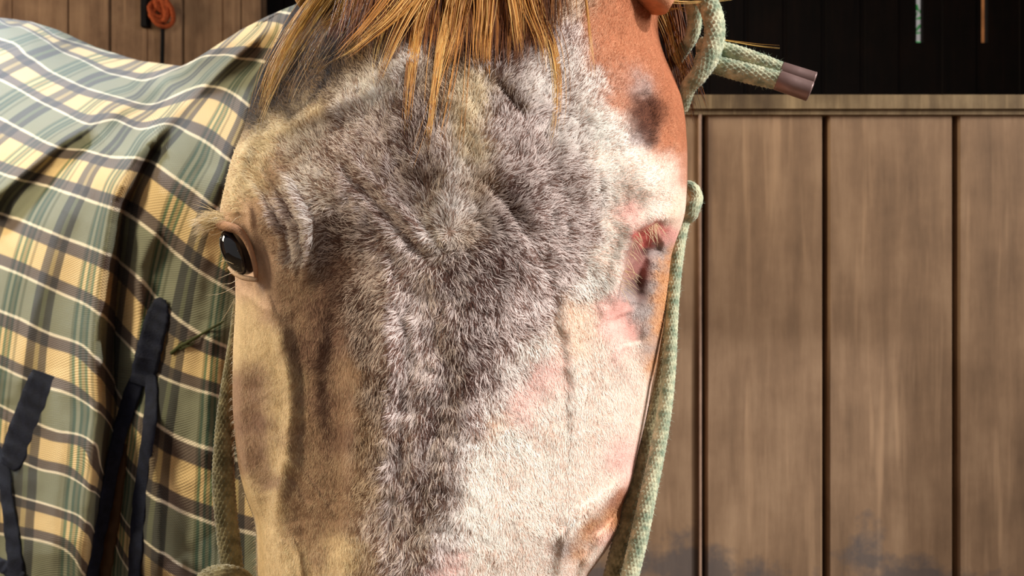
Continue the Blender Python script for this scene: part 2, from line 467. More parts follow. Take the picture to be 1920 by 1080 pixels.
# relief of the face: (polyline in photo pixels, width left of travel, width right, height in mm)
RIDGES = [
    # left brow and orbit
    ([(640, 190), (590, 215), (520, 245), (468, 262), (436, 310)], 22, 30, 6.5),
    ([(468, 262), (440, 310), (425, 370), (412, 408)], 26, 34, 4.5),
    ([(790, 85), (720, 150), (640, 210), (560, 260), (490, 310)], 26, 30, 3.6),
    ([(500, 300), (545, 350), (578, 420), (582, 480), (572, 520)], 10, 13, 2.6),
    ([(485, 318), (520, 365), (552, 425), (560, 480), (552, 520)], 7, 8, 1.8),
    ([(470, 340), (500, 385), (528, 440), (535, 500)], 6, 7, 1.5),
    ([(455, 372), (466, 392), (470, 430), (480, 470), (486, 520)], 9, 9, 2.6),
    ([(410, 404), (432, 414), (452, 426), (466, 450), (478, 488), (482, 520)], 6, 8, 2.2),
    ([(428, 400), (445, 396), (462, 400)], 5, 5, 1.0),
    ([(440, 512), (458, 524), (476, 528), (500, 556), (512, 590)], 7, 7, 2.0),
    ([(446, 545), (470, 560), (500, 585)], 7, 7, 1.6),
    # grooves
    ([(640, 305), (690, 360), (745, 420), (800, 480)], 9, 11, -1.3),
    ([(665, 300), (715, 355), (765, 410), (815, 462)], 9, 9, 1.0),
    ([(905, 345), (960, 410), (1000, 470), (1030, 540), (1042, 620)], 14, 14, -1.0),
    ([(1035, 590), (1050, 650), (1058, 740), (1062, 850), (1056, 940)], 9, 11, -.9),
    ([(1060, 590), (1076, 660), (1082, 760), (1084, 860)], 11, 14, 1.3),
    ([(930, 165), (955, 195), (985, 225)], 9, 9, -1.2),
    ([(820, 300), (838, 380), (842, 470)], 30, 30, 2.0),
    # left cheek: facial crest, veins, hollows
    ([(500, 560), (520, 620), (540, 700), (546, 760), (536, 850), (518, 940), (516, 1010), (540, 1100)], 20, 11, 4.8),
    ([(560, 560), (556, 660), (564, 760), (560, 840)], 13, 18, -1.0),
    ([(480, 700), (482, 790), (492, 880), (502, 930)], 20, 22, -4.5),
    ([(447, 560), (445, 700), (448, 800), (462, 900), (490, 975), (505, 1080)], 10, 12, 3.0),
    ([(540, 862), (570, 888), (600, 930), (625, 970)], 6, 7, 1.7),
    ([(525, 880), (555, 905), (585, 945)], 7, 8, -1.4),
    ([(640, 560), (625, 680), (628, 800), (640, 900), (652, 990)], 24, 22, -3.6),
    ([(600, 620), (590, 720), (598, 800)], 14, 14, 1.4),
    ([(672, 640), (668, 780), (656, 900), (648, 1000), (640, 1100)], 20, 20, 4.0),
    ([(560, 960), (575, 1030), (590, 1100)], 10, 12, -1.8),
    ([(538, 990), (560, 1040), (566, 1100)], 6, 6, 1.5),
    # nasal plane edges
    ([(735, 540), (728, 700), (716, 860), (705, 1100)], 22, 40, 4.2),
    ([(800, 560), (830, 700), (800, 860), (775, 1000), (760, 1100)], 26, 30, -1.6),
    # right brow, orbit and socket
    ([(1120, 190), (1160, 235), (1210, 295), (1260, 345)], 44, 50, 2.6),
    ([(1200, 170), (1214, 225), (1206, 275)], 20, 22, -9),
    ([(1276, 405), (1225, 412), (1190, 432), (1170, 480), (1158, 530), (1150, 575)], 10, 22, 5.5),
    ([(1245, 455), (1208, 480), (1192, 530), (1186, 565)], 22, 24, -11.0),
    ([(1215, 450), (1196, 500), (1188, 540)], 13, 13, -5.0),
    ([(1248, 475), (1234, 540), (1216, 600), (1208, 640)], 10, 10, 4.0),
    ([(1160, 590), (1172, 620), (1180, 650)], 24, 24, -4.0),
    ([(1128, 560), (1140, 610), (1160, 670), (1190, 720)], 12, 14, 1.6),
    ([(1100, 500), (1110, 540), (1090, 600)], 14, 14, -1.0),
    # right facial crest and the hollow below it
    ([(1200, 880), (1150, 925), (1095, 965), (1062, 1010), (1050, 1100)], 34, 14, 7.0),
    ([(1195, 925), (1150, 962), (1112, 1000), (1085, 1045), (1068, 1110)], 15, 20, -12.0),
    ([(1178, 985), (1150, 1030), (1115, 1075)], 16, 16, 3.0),
]
BLOBS = [  # cx, cy, rx, ry, height mm
    (540, 150, 60, 64, -12), (1232, 352, 58, 50, 7), (455, 340, 40, 60, 4), (444, 474, 34, 46, -7.5),
    (860, 250, 160, 120, 4), (1110, 760, 70, 120, 2), (1000, 330, 60, 60, -1.0), (640, 520, 60, 50, -2.5),
    (1165, 600, 32, 30, -2.5), (600, 130, 50, 60, -4), (1175, 860, 30, 40, 2), (870, 820, 30, 200, 1.5)]
def relief(px, py):
    h = np.zeros(np.shape(px))
    for poly, wl, wr, hh in RIDGES:
        d, s, f = seg_dist(px, py, poly)
        w = np.where(s > 0, wr, wl)
        fade = np.clip(np.minimum(f, 1 - f) * 5 + .45, 0, 1)
        h += hh * fade * np.exp(-(d / w) ** 2)
    for cx, cy, rx, ry, hh in BLOBS:
        h += hh * np.exp(-((px - cx) / rx) ** 2 - ((py - cy) / ry) ** 2)
    # chestnut cheek stands behind the pale lower lid on the right
    st = 1 / (1 + np.exp(-(px - np.interp(py, [440, 480, 560, 640, 700, 740], [1262, 1243, 1234, 1222, 1212, 1205])) / 3.0))
    h += -9 * st * np.exp(-((py - 590) / 120) ** 4)
    h += 0.55 * vnoise(px / 34, py / 40, 3) + 0.28 * vnoise(px / 13, py / 15, 4)
    return h * 1.5 / 1000

def head_D(px, py):
    a, b_ = xl(py), xr(py)
    n = np.clip((px - (a + b_) / 2) / ((b_ - a) / 2), -1, 1)
    D = table(n, py)
    roll = .030 * (1 - np.sqrt(np.clip(1 - np.abs(n) ** 9, 0, 1)))
    edge = np.clip((1 - np.abs(n)) * 14, 0, 1)
    return D + roll - relief(px, py) * (.25 + .75 * edge)
def surf(px, py): return W(px, py, head_D(px, py))

# coat chart: what grows where (photo pixels), values are hair colours, the left temple's with shade mixed in
T = {  # light hair, dark hair, share of dark hair, length px, skin, density
    'R':  ((236, 216, 206), (134, 102, 90), .40, 21, (126, 98, 86), 1.0),
    'RD': ((208, 188, 178), (84, 58, 50), .62, 22, (86, 62, 54), 1.0),
    'RL': ((240, 226, 214), (156, 128, 112), .26, 19, (166, 138, 122), 1.0),
    'RB': ((210, 182, 152), (122, 90, 66), .46, 16, (130, 98, 76), 1.0),
    'W':  ((250, 238, 222), (222, 194, 172), .25, 11, (234, 200, 180), .8),
    'WL': ((252, 242, 228), (206, 180, 162), .28, 16, (226, 196, 180), 1.0),
    'WP': ((244, 214, 200), (222, 174, 158), .35, 8, (232, 180, 166), .6),
    'WO': ((246, 222, 198), (226, 184, 152), .35, 9, (232, 196, 172), .7),
    'B':  ((236, 214, 168), (198, 166, 124), .35, 8, (208, 178, 136), .7),
    'BM': ((198, 168, 136), (140, 108, 86), .45, 9, (156, 124, 100), .8),
    'BD': ((164, 130, 108), (104, 76, 64), .5, 10, (122, 90, 76), .8),
    'CR': ((238, 216, 176), (196, 164, 124), .3, 20, (200, 168, 130), 1.0),
    'CO': ((226, 164, 106), (190, 122, 76), .4, 15, (206, 148, 104), .8),
    'C':  ((206, 140, 102), (146, 84, 54), .48, 8, (160, 98, 68), .8),
    'CD': ((110, 58, 36), (50, 25, 17), .55, 8, (66, 34, 22), .8),
    'T':  ((84, 56, 26), (30, 17, 9), .68, 18, (30, 18, 10), .9),  # left temple: dark brown hair, darkened further for the shade there
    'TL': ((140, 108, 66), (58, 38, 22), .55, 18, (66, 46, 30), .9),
    'P':  ((238, 190, 176), (228, 166, 152), .4, 4, (230, 168, 154), .25),
    'PR': ((220, 120, 110), (190, 70, 66), .4, 3, (206, 96, 88), .03),
    'S':  ((160, 110, 100), (100, 66, 60), .5, 3, (150, 98, 90), .1),
    'SK': ((110, 84, 80), (50, 34, 34), .5, 3, (84, 60, 56), .15),
    'G':  ((212, 200, 192), (112, 98, 92), .42, 6, (146, 132, 126), .9),
    'E':  ((226, 196, 160), (180, 146, 116), .4, 4, (196, 160, 132), .25),
}
CH = [
 # far top
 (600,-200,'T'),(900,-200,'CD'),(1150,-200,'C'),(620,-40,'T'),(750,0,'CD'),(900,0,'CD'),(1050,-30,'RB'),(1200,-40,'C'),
 # temple left
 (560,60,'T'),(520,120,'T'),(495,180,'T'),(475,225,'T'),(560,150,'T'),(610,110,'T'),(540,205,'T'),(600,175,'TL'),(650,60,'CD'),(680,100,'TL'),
 (760,60,'CD'),(850,70,'CD'),(950,70,'CD'),(1010,70,'CD'),(1030,30,'RB'),
 # bright left crest
 (770,110,'WL'),(720,150,'RL'),(660,195,'RL'),(690,180,'WL'),(600,250,'RL'),(550,285,'RL'),(800,130,'RB'),(840,110,'TL'),
 # brow cream
 (590,215,'CR'),(530,238,'CR'),(480,258,'CR'),(450,300,'CR'),(430,350,'CR'),(440,390,'CR'),(500,280,'CR'),(480,330,'CR'),(470,300,'CR'),
 (520,330,'BM'),(540,300,'BM'),(560,340,'RL'),(590,420,'RL'),(570,470,'RL'),(600,350,'RL'),(540,410,'R'),(520,450,'BM'),
 (470,400,'E'),(430,410,'E'),(465,430,'E'),(480,460,'E'),(490,500,'E'),(500,440,'BM'),(450,525,'E'),(475,540,'E'),(500,570,'E'),
 # forehead roan
 (640,260,'R'),(700,260,'R'),(750,240,'RD'),(800,220,'RD'),(830,170,'RB'),(780,300,'RD'),(820,280,'R'),(700,340,'R'),(640,340,'R'),(610,470,'RD'),(630,420,'RD'),
 (860,330,'RL'),(850,400,'RL'),(835,440,'RL'),(870,260,'CR'),(880,300,'CR'),(885,180,'CR'),(890,350,'RB'),(880,220,'CR'),(860,440,'RB'),
 (930,250,'R'),(950,200,'RD'),(930,140,'RD'),(1000,180,'RL'),(1000,230,'R'),(1020,130,'RL'),(1060,60,'R'),(1060,120,'RL'),(1080,20,'RB'),(960,300,'R'),
 (1000,300,'R'),(1050,260,'RL'),(1050,330,'R'),(1020,400,'R'),(960,380,'RD'),(1080,400,'R'),(1090,440,'R'),(1110,350,'RL'),(1000,460,'R'),(1060,500,'R'),
 (720,420,'R'),(760,460,'R'),(720,480,'R'),(680,440,'RD'),(700,520,'R'),(640,500,'BD'),(620,560,'BD'),(680,560,'RD'),
 (840,500,'RD'),(900,480,'RD'),(880,560,'RD'),(800,540,'R'),(760,580,'R'),(900,640,'RD'),(860,640,'RD'),(820,600,'R'),(960,560,'R'),(1000,560,'R'),
 (940,500,'RD'),(1010,520,'R'),(1080,540,'RL'),
 # nose: roan strip left, white right
 (740,660,'R'),(720,720,'RD'),(790,680,'R'),(860,700,'RD'),(910,690,'RD'),(940,640,'R'),(960,680,'RL'),(980,610,'R'),(760,780,'R'),(830,780,'RD'),(880,770,'R'),
 (920,760,'RL'),(720,850,'RD'),(760,860,'R'),(800,880,'RD'),(840,850,'R'),(870,840,'RL'),(720,960,'R'),(760,960,'R'),(790,960,'RD'),(820,930,'RD'),(840,980,'RL'),
 (700,1060,'RB'),(740,1060,'R'),(780,1060,'RD'),(810,1030,'R'),(850,1050,'WP'),(690,1075,'RB'),(830,1075,'WP'),(720,1200,'R'),(800,1300,'R'),(900,1300,'W'),(620,1300,'BM'),
 (900,860,'W'),(950,820,'WL'),(940,900,'W'),(900,960,'W'),(960,1000,'W'),(900,1060,'W'),(1000,940,'W'),(1000,860,'W'),(980,760,'WP'),(930,790,'WO'),(1020,700,'WP'),
 (1000,650,'WL'),(1040,780,'W'),(1100,700,'W'),(1090,640,'WO'),(1080,580,'WO'),(1130,660,'W'),(1180,700,'W'),(1150,760,'W'),(1120,820,'W'),(1190,780,'W'),(1080,860,'W'),
 (1170,860,'WP'),(1140,900,'W'),(1080,920,'W'),(1030,1000,'W'),(1030,1070,'W'),(1130,925,'W'),(1095,950,'W'),(1075,980,'WL'),(1055,1030,'G'),(1160,935,'C'),(1105,990,'CO'),(1080,1040,'CO'),
 (1155,975,'CO'),(1150,1010,'WP'),(1120,1040,'W'),(1085,1075,'W'),(1060,1200,'W'),
 # right brow
 (1120,220,'WL'),(1150,260,'WL'),(1180,300,'W'),(1130,300,'W'),(1220,340,'W'),(1250,370,'W'),(1260,320,'W'),(1200,380,'W'),(1160,360,'W'),(1150,420,'W'),(1130,480,'W'),
 (1110,520,'WL'),(1170,400,'P'),(1190,395,'P'),(1275,380,'WO'),(1270,400,'WO'),(1220,400,'W'),(1245,400,'W'),(1150,500,'W'),
 # chestnut
 (1120,40,'C'),(1160,80,'C'),(1200,60,'C'),(1220,110,'C'),(1130,120,'C'),(1110,160,'RL'),(1250,150,'C'),(1180,150,'C'),(1150,190,'C'),(1265,200,'C'),(1280,260,'C'),(1283,320,'C'),
 (1200,200,'CD'),(1215,235,'CD'),(1206,245,'CD'),(1214,262,'CD'),(1230,210,'CD'),(1190,265,'G'),(1250,260,'C'),(1195,155,'G'),
 # socket
 (1238,430,'PR'),(1250,440,'P'),(1225,440,'PR'),(1210,450,'PR'),(1195,470,'S'),(1185,510,'S'),(1205,500,'S'),(1215,470,'SK'),(1190,545,'SK'),(1205,555,'SK'),(1200,530,'SK'),(1228,470,'G'),
 (1240,470,'G'),(1232,500,'G'),(1222,540,'G'),(1212,575,'G'),(1210,620,'G'),(1214,660,'G'),(1195,585,'G'),
 (1245,520,'CO'),(1242,560,'CO'),(1238,620,'CO'),(1228,680,'CO'),(1252,490,'CO'),
 (1165,580,'P'),(1150,590,'P'),(1165,620,'P'),(1180,620,'P'),(1140,620,'WP'),(1160,660,'WP'),(1195,650,'W'),(1175,560,'G'),(1135,570,'WP'),
 # left cheek
 (460,580,'B'),(450,650,'B'),(500,640,'B'),(520,700,'B'),(535,780,'B'),(525,860,'B'),(510,940,'B'),(480,720,'BD'),(480,790,'BD'),(490,860,'BD'),(500,910,'BD'),(465,640,'B'),
 (450,750,'BM'),(452,840,'BM'),(470,930,'B'),(490,1000,'B'),(500,1060,'B'),(540,1040,'B'),(560,600,'BM'),(580,660,'BD'),(600,760,'BD'),(630,820,'BD'),(570,820,'BM'),(560,920,'BM'),
 (600,880,'BM'),(660,700,'BM'),(640,640,'BD'),(650,780,'BM'),(660,880,'BM'),(650,950,'BM'),(600,960,'BM'),(560,990,'BM'),(590,1050,'BM'),(570,1090,'B'),(640,1050,'B'),(530,600,'BM'),(560,540,'BM'),(590,580,'BD'),
 (680,640,'RD'),(690,820,'RB'),(685,920,'RB'),(500,1300,'B'),(560,1500,'BM'),(850,1500,'WP'),
]
CHP = np.array([(c[0], c[1]) for c in CH], float)
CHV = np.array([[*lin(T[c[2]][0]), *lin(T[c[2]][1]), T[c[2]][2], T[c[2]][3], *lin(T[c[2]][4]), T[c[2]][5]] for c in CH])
CHN = np.sort(((CHP[:, None] - CHP[None]) ** 2).sum(-1), axis=1)[:, 1:4].mean(1)      # spacing of the chart points
def chart(px, py):
    # wobble the borders so that patches meet raggedly
    qx = px + 7 * vnoise(px / 22, py / 22, 11) + 4 * vnoise(px / 6, py / 6, 13)
    qy = py + 7 * vnoise(px / 22, py / 22, 12) + 4 * vnoise(px / 6, py / 6, 14)
    q = np.stack([np.ravel(qx), np.ravel(qy)], 1)
    out = np.empty((len(q), CHV.shape[1]))
    for k in range(0, len(q), 20000):
        c = q[k:k + 20000]
        d2 = ((c[:, None] - CHP[None]) ** 2).sum(-1)
        w = 1 / (d2 / (CHN * .6)[None] + 1) ** 3.2
        out[k:k + 20000] = (w @ CHV) / w.sum(1)[:, None]
    return out

def build_horse():
    ys = np.concatenate([np.linspace(-260, -20, 40, endpoint=False), np.linspace(-20, 1110, 440), np.linspace(1120, 1640, 50)])
    nf = 400
    tt = np.linspace(-1, 1, nf)
    nn = np.sin(tt * math.pi / 2) * .55 + tt * .45
    Y, Nn = np.meshgrid(ys, nn, indexing='ij')
    a, b_ = xl(Y), xr(Y)
    PX = (a + b_) / 2 + Nn * (b_ - a) / 2
    D = head_D(PX, Y)
    front = W(PX, Y, D)
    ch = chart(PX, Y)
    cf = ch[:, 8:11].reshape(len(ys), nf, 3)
    # back of the skull and the jaw, closing the section
    nb = 60
    ph = np.linspace(0, math.pi, nb + 2)[1:-1]
    bd = np.interp(ys, [-260, 0, 400, 800, 1200, 1640], [.02, .07, .13, .13, .10, .02])[:, None]
    Dl, Dr = D[:, :1], D[:, -1:]
    c = np.cos(ph)[None]; s = np.sin(ph)[None]
    Yb = np.repeat(ys[:, None], nb, 1)
    ab, bb = xl(Yb), xr(Yb)
    Db = (Dr * (1 + c) + Dl * (1 - c)) / 2 + bd * s ** .9
    PXb = (ab + bb) / 2 + np.sign(c) * np.abs(c) ** .8 * (bb - ab) / 2
    # keep it hidden behind the face: same world half width
    back = W(PXb, Yb, Db)
    back[..., 0] *= (D.mean(axis=1)[:, None] * .93 + .07 * Db) / Db * .99
    back[..., 2] = CAMZ + (back[..., 2] - CAMZ) * (D[:, -1:] / Db)
    V = np.concatenate([front, back], 1)
    cb = np.broadcast_to(lin((176, 112, 78)), (len(ys), nb, 3))
    Cc = np.concatenate([cf, cb], 1)
    m = nf + nb
    i = np.arange(len(ys) - 1)[:, None]; j = np.arange(m)[None]
    q = np.stack([i * m + j, (i + 1) * m + j, (i + 1) * m + (j + 1) % m, i * m + (j + 1) % m], -1).reshape(-1, 4)
    mbh = MB()
    mbh.add(V.reshape(-1, 3), [q, np.array([list(range(m)), list(range(len(ys) * m - 1, (len(ys) - 1) * m - 1, -1))][0:1])], Cc.reshape(-1, 3))
    mbh.add(V[-1], [np.array([list(range(m - 1, -1, -1))])], Cc[-1])
    # neck, trunk, legs and ears, the same body
    ches = lin((168, 104, 68))
    def limb(pts, n=40, sides=28, flat=1.0, col=ches):
        P = resample(np.array(pts, float), n)
        tube(mbh, P[:, :3], P[:, 3], sides, flat=flat, color=col)
    limb([(-.02, .60, 1.20, .055), (-.03, .66, 1.13, .10), (-.12, .86, 1.08, .13), (-.34, 1.22, 1.10, .19), (-.62, 1.55, 1.10, .27),
          (-.95, 1.95, 1.12, .33), (-1.25, 2.2, 1.12, .34), (-1.6, 2.4, 1.16, .32), (-1.85, 2.5, 1.16, .2), (-1.93, 2.53, 1.15, .05)], 70, 40)
    for (x, y) in ((-.72, 1.42), (-.45, 1.78)):
        limb([(x, y, .95, .11), (x, y, .70, .075), (x - .01, y + .01, .48, .05), (x, y, .42, .048), (x, y, .20, .032), (x + .01, y - .01, .13, .04), (x + .02, y - .02, .07, .042), (x + .03, y - .03, .0, .06)], 40, 20)
    for (x, y) in ((-1.62, 2.16), (-1.42, 2.5)):
        limb([(x, y, 1.0, .15), (x + .05, y - .05, .76, .1), (x - .08, y + .07, .52, .055), (x - .08, y + .07, .46, .05), (x - .05, y + .04, .22, .034), (x - .03, y + .02, .13, .042), (x - .01, y, .07, .044), (x, y - .01, 0, .062)], 40, 20)
    # ears rise above the frame
    for sx, px_, col in ((-1, 596, lin((150, 110, 60))), (1, 1222, lin((214, 150, 112)))):
        p = W(px_, 14, .515)
        q_ = [(0, 0, 0, .016), (sx * .006, -.002, .02, .023), (sx * .012, -.006, .05, .026), (sx * .016, -.008, .09, .02), (sx * .012, -.008, .125, .010), (sx * .008, -.006, .142, .002)]
        pts = [(p[0] + a_[0], p[1] + a_[1], p[2] + a_[2], a_[3]) for a_ in q_]
        limb(pts, 30, 20, .62, col)
    return mbh.build('horse', M_skin, None, True)

horse = build_horse()
tag(horse, 'roan and white faced horse facing the camera, wearing a plaid blanket', 'horse')

# ------------------------------------------------------------------ the coat
def ribbons(root, tang, nrm, L, wid, bend, color_root, color_tip, segs=3, side_jit=None):
    """many tapering blades of hair: root/tang/nrm (n,3), L (n,), returns verts, quads, tris, colours"""
    n = len(root)
    side = np.cross(tang, nrm); side /= np.linalg.norm(side, axis=1)[:, None] + 1e-9
    ts = np.linspace(0, 1, segs + 1)
    vs = []; cs = []
    for k, t in enumerate(ts):
        lift = (bend[:, None] * (t - .55 * t * t))
        c = root + L[:, None] * (tang * t + nrm * lift)
        if side_jit is not None: c = c + side * (side_jit * L * t * t)[:, None]
        col = color_root * (1 - t) + color_tip * t
        if k < segs:
            w = wid[:, None] * (1 - t * .75) * .5
            vs += [c - side * w, c + side * w]; cs += [col, col]
        else:
            vs.append(c); cs.append(col)
    nv = 2 * segs + 1
    V = np.stack(vs, 1).reshape(-1, 3); C_ = np.stack(cs, 1).reshape(-1, 3)
    b = (np.arange(n) * nv)[:, None]
    quads = np.concatenate([np.concatenate([b + 2 * k, b + 2 * k + 1, b + 2 * k + 3, b + 2 * k + 2], 1) for k in range(segs - 1)])
    tris = np.concatenate([b + 2 * segs - 2, b + 2 * segs - 1, b + 2 * segs], 1)
    return V, quads, tris, C_

def norm(v): return v / (np.linalg.norm(v, axis=-1, keepdims=True) + 1e-12)

def flow(px, py):
    """direction the coat lies, in photo pixels, from the whorl between the eyes"""
    dx = px - 842; dy = py - 462
    fx = dx / 170; fy = np.where(dy > 0, .55 + dy / 260, dy / 150)
    r = np.hypot(dx, dy)
    up = 1 / (1 + np.exp((dy + 10) / 22))
    fy = (1 - up) * (.35 + np.clip(dy, 0, 400) / 200 * .9) + up * (np.minimum(dy, 0) / 150 + .18 * np.abs(dx) / 150)
    fx = np.clip(dx / 150, -1.15, 1.15) * np.where(dy > 0, np.interp(dy, [0, 300, 700], [.95, .55, .35]), 1.0)
    # side of the face: hair runs down and back
    side = np.clip((np.abs(px - 870) - 230) / 120, 0, 1) * np.clip((py - 520) / 80, 0, 1)
    fx = fx * (1 - .6 * side); fy = fy * (1 - side) + 1.0 * side
    # upper brow combed outward
    l = np.hypot(fx, fy) + 1e-6
    return fx / l, fy / l

def build_coat():
    n = 330000
    py = rng.uniform(-60, 1130, n)
    a, b_ = xl(py), xr(py)
    px = a + (b_ - a) * rng.random(n)
    nn = (px - (a + b_) / 2) / ((b_ - a) / 2)
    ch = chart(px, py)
    keep = (rng.random(n) < ch[:, 11]) & (np.abs(nn) < .996)
    # not over the open eye
    dx, dy = px - 445, py - 473
    th = math.radians(26); u = dx * math.cos(th) + dy * math.sin(th) * -1; v = dx * math.sin(th) + dy * math.cos(th)
    u = dx * math.cos(th) - dy * math.sin(th)
    keep &= ((u / 30) ** 2 + (v / 54) ** 2) > 1
    px, py, ch, nn = px[keep], py[keep], ch[keep], nn[keep]; n = len(px)
    e = 1.5
    P = surf(px, py)
    Tx = (surf(px + e, py) - surf(px - e, py)); Ty = (surf(px, py + e) - surf(px, py - e))
    N = norm(np.cross(Ty, Tx))
    N = np.where((N * (P - np.array([0, 0, CAMZ]))).sum(1)[:, None] > 0, -N, N)
    fx, fy = flow(px, py)
    ang = .55 * vnoise(px / 30, py / 30, 21) + .45 * vnoise(px / 9, py / 9, 22) + rng.normal(0, .22, n) + rng.normal(0, 1, n) * np.exp(-((px - 842) ** 2 + (py - 462) ** 2) / 900)
    gx = fx * np.cos(ang) - fy * np.sin(ang); gy = fx * np.sin(ang) + fy * np.cos(ang)
    ux, uy = norm(Tx), norm(Ty)
    t = norm(ux * gx[:, None] + uy * gy[:, None])
    px_m = .00027
    L = ch[:, 7] * px_m * rng.uniform(.7, 1.35, n)
    L *= np.clip(1.0 - .3 * (np.abs(nn) > .96), 0, 1) * (1 - .5 * np.exp(-((px - 842) ** 2 + (py - 462) ** 2) / 1200))
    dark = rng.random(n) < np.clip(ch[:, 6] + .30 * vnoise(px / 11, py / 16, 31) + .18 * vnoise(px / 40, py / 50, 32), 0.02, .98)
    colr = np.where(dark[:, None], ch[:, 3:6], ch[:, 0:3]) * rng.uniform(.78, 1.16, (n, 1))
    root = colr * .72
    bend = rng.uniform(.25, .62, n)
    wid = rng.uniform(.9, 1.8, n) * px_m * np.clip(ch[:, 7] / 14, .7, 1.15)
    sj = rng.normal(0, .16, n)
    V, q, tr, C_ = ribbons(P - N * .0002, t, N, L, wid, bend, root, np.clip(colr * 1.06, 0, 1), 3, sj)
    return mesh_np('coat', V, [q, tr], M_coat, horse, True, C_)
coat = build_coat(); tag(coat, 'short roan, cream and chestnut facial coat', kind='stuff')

# ------------------------------------------------------------------ long hair helper (round strands)
def strands(name, paths, rads, cols, mat, parent, sides=4):
    mb = MB()
    for P, R, c in zip(paths, rads, cols):
        n = len(P); r = R * (1 - np.linspace(0, 1, n) ** 2 * .85)
        tube(mb, P, r, sides, color=c)
    return mb.build(name, mat, parent, True)

def lock(path_px, D0, D1, count, spread0, spread1, cols, rad=.00022, n=18, wav=1.0):
    """a lock of strands along a pixel path, fanning from spread0 to spread1 pixels"""
    C0 = resample(np.array(path_px, float), n)
    out = []
    for k in range(count):
        o0 = rng.normal(0, 1, 2); o1 = rng.normal(0, 1, 2) * .6 + o0 * .6
        t = np.linspace(0, 1, n)
        end = rng.uniform(.72, 1.0)
        ts = t * end
        cx = np.interp(ts, t, C0[:, 0]); cy = np.interp(ts, t, C0[:, 1])
        sp = spread0 * (1 - ts) + spread1 * ts
        ph = rng.uniform(0, 6.28); am = wav * rng.uniform(.5, 2.5)
        x = cx + (o0[0] * (1 - ts) + o1[0] * ts) * sp + am * np.sin(ts * rng.uniform(4, 9) + ph) * ts
        y = cy + o0[1] * 3
        D = D0 * (1 - ts) + D1 * ts + rng.normal(0, .0012)
        out.append((x, y, D))
    paths = []
    for x, y, D in out:
        dh = head_D(x, y)
        D = np.minimum(D, dh - .0018)
        paths.append(W(x, y, D))
    c = [cols[int(rng.integers(len(cols)))] * rng.uniform(.75, 1.2) for _ in range(count)]
    return paths, [rad * rng.uniform(.7, 1.4) for _ in range(count)], c

GOLD = [lin((204, 142, 64)), lin((226, 178, 104)), lin((160, 102, 44)), lin((190, 128, 58))]
BRN = [lin((112, 60, 24)), lin((140, 80, 30)), lin((84, 44, 20))]
STRAW = [lin((206, 160, 78)), lin((180, 130, 58)), lin((224, 184, 110))]
fp, fr, fc = [], [], []
def addl(*a, **k):
    p, r, c = lock(*a, **k); fp.extend(p); fr.extend(r); fc.extend(c)
# dense dark base of the forelock
for x0, x1, y1 in [(700, 640, 90), (740, 690, 110), (780, 740, 110), (820, 800, 120), (860, 850, 120), (900, 890, 125), (940, 935, 135), (970, 970, 130), (1000, 1005, 120), (1020, 1030, 95), (1040, 1050, 60)]:
    addl([(x0, -120), ((x0 + x1) / 2, -20), (x1, y1)], .46, .44, 55, 16, 15, BRN + [GOLD[2]], rad=.00025)
for path, cnt, s0, s1 in [
    ([(860, -90), (800, 10), (775, 120), (762, 250)], 40, 10, 4),
    ([(870, -90), (835, 40), (815, 150), (800, 290)], 40, 9, 4),
    ([(880, -90), (862, 20), (850, 80), (822, 160)], 34, 12, 6),
    ([(900, -90), (905, 10), (898, 90), (905, 140)], 40, 12, 7),
    ([(930, -90), (918, 10), (914, 100), (915, 150)], 34, 8, 4),
    ([(950, -90), (965, 10), (975, 80), (982, 110)], 34, 10, 6),
    ([(960, -90), (985, 10), (1012, 80), (1020, 150)], 26, 12, 8),
    ([(980, -90), (1012, 20), (1040, 100), (1047, 200), (1034, 280)], 22, 9, 6),
    ([(1090, -90), (1100, 0), (1106, 60), (1113, 150)], 6, 3, 2),
    ([(840, -90), (770, 20), (735, 90), (708, 160)], 30, 12, 5),
    ([(830, -90), (745, 20), (690, 70), (640, 110)], 24, 14, 8),
    ([(870, -60), (860, 60), (835, 200), (815, 300)], 5, 6, 4),
    ([(850, -60), (845, 60), (800, 220), (758, 350)], 2, 4, 3),
    ([(895, -60), (880, 120), (868, 260), (862, 320)], 3, 5, 4),
    ([(790, -90), (700, 30), (655, 80), (625, 120)], 18, 10, 10)]:
    addl(path, .455, .43, cnt, s0, s1, GOLD, rad=.00021)
# straggling straw strands over the left temple
for path, cnt, s0, s1 in [
    ([(660, -60), (600, 20), (540, 110), (500, 190), (478, 250)], 26, 10, 7),
    ([(640, -60), (585, 10), (540, 80), (510, 150)], 26, 10, 7),
    ([(700, -60), (660, 10), (610, 60), (595, 100), (582, 150)], 10, 8, 6),
    ([(690, -60), (640, 20), (590, 60), (570, 110), (575, 160)], 6, 6, 8),
    ([(740, -60), (700, 30), (650, 90), (600, 120), (560, 170)], 7, 12, 12),
    ([(680, -60), (600, 60), (545, 150), (520, 210)], 22, 24, 20),
    ([(640, -60), (570, 30), (515, 120), (482, 220)], 60, 10, 8),
    ([(760, -50), (720, 60), (705, 120), (704, 165)], 7, 6, 4)]:
    addl(path, .48, .47, cnt, s0, s1, STRAW, rad=.00018, wav=2.5)
forelock = strands('forelock', fp, fr, fc, M_mane, horse)
tag(forelock, 'golden brown forelock hanging over the forehead')

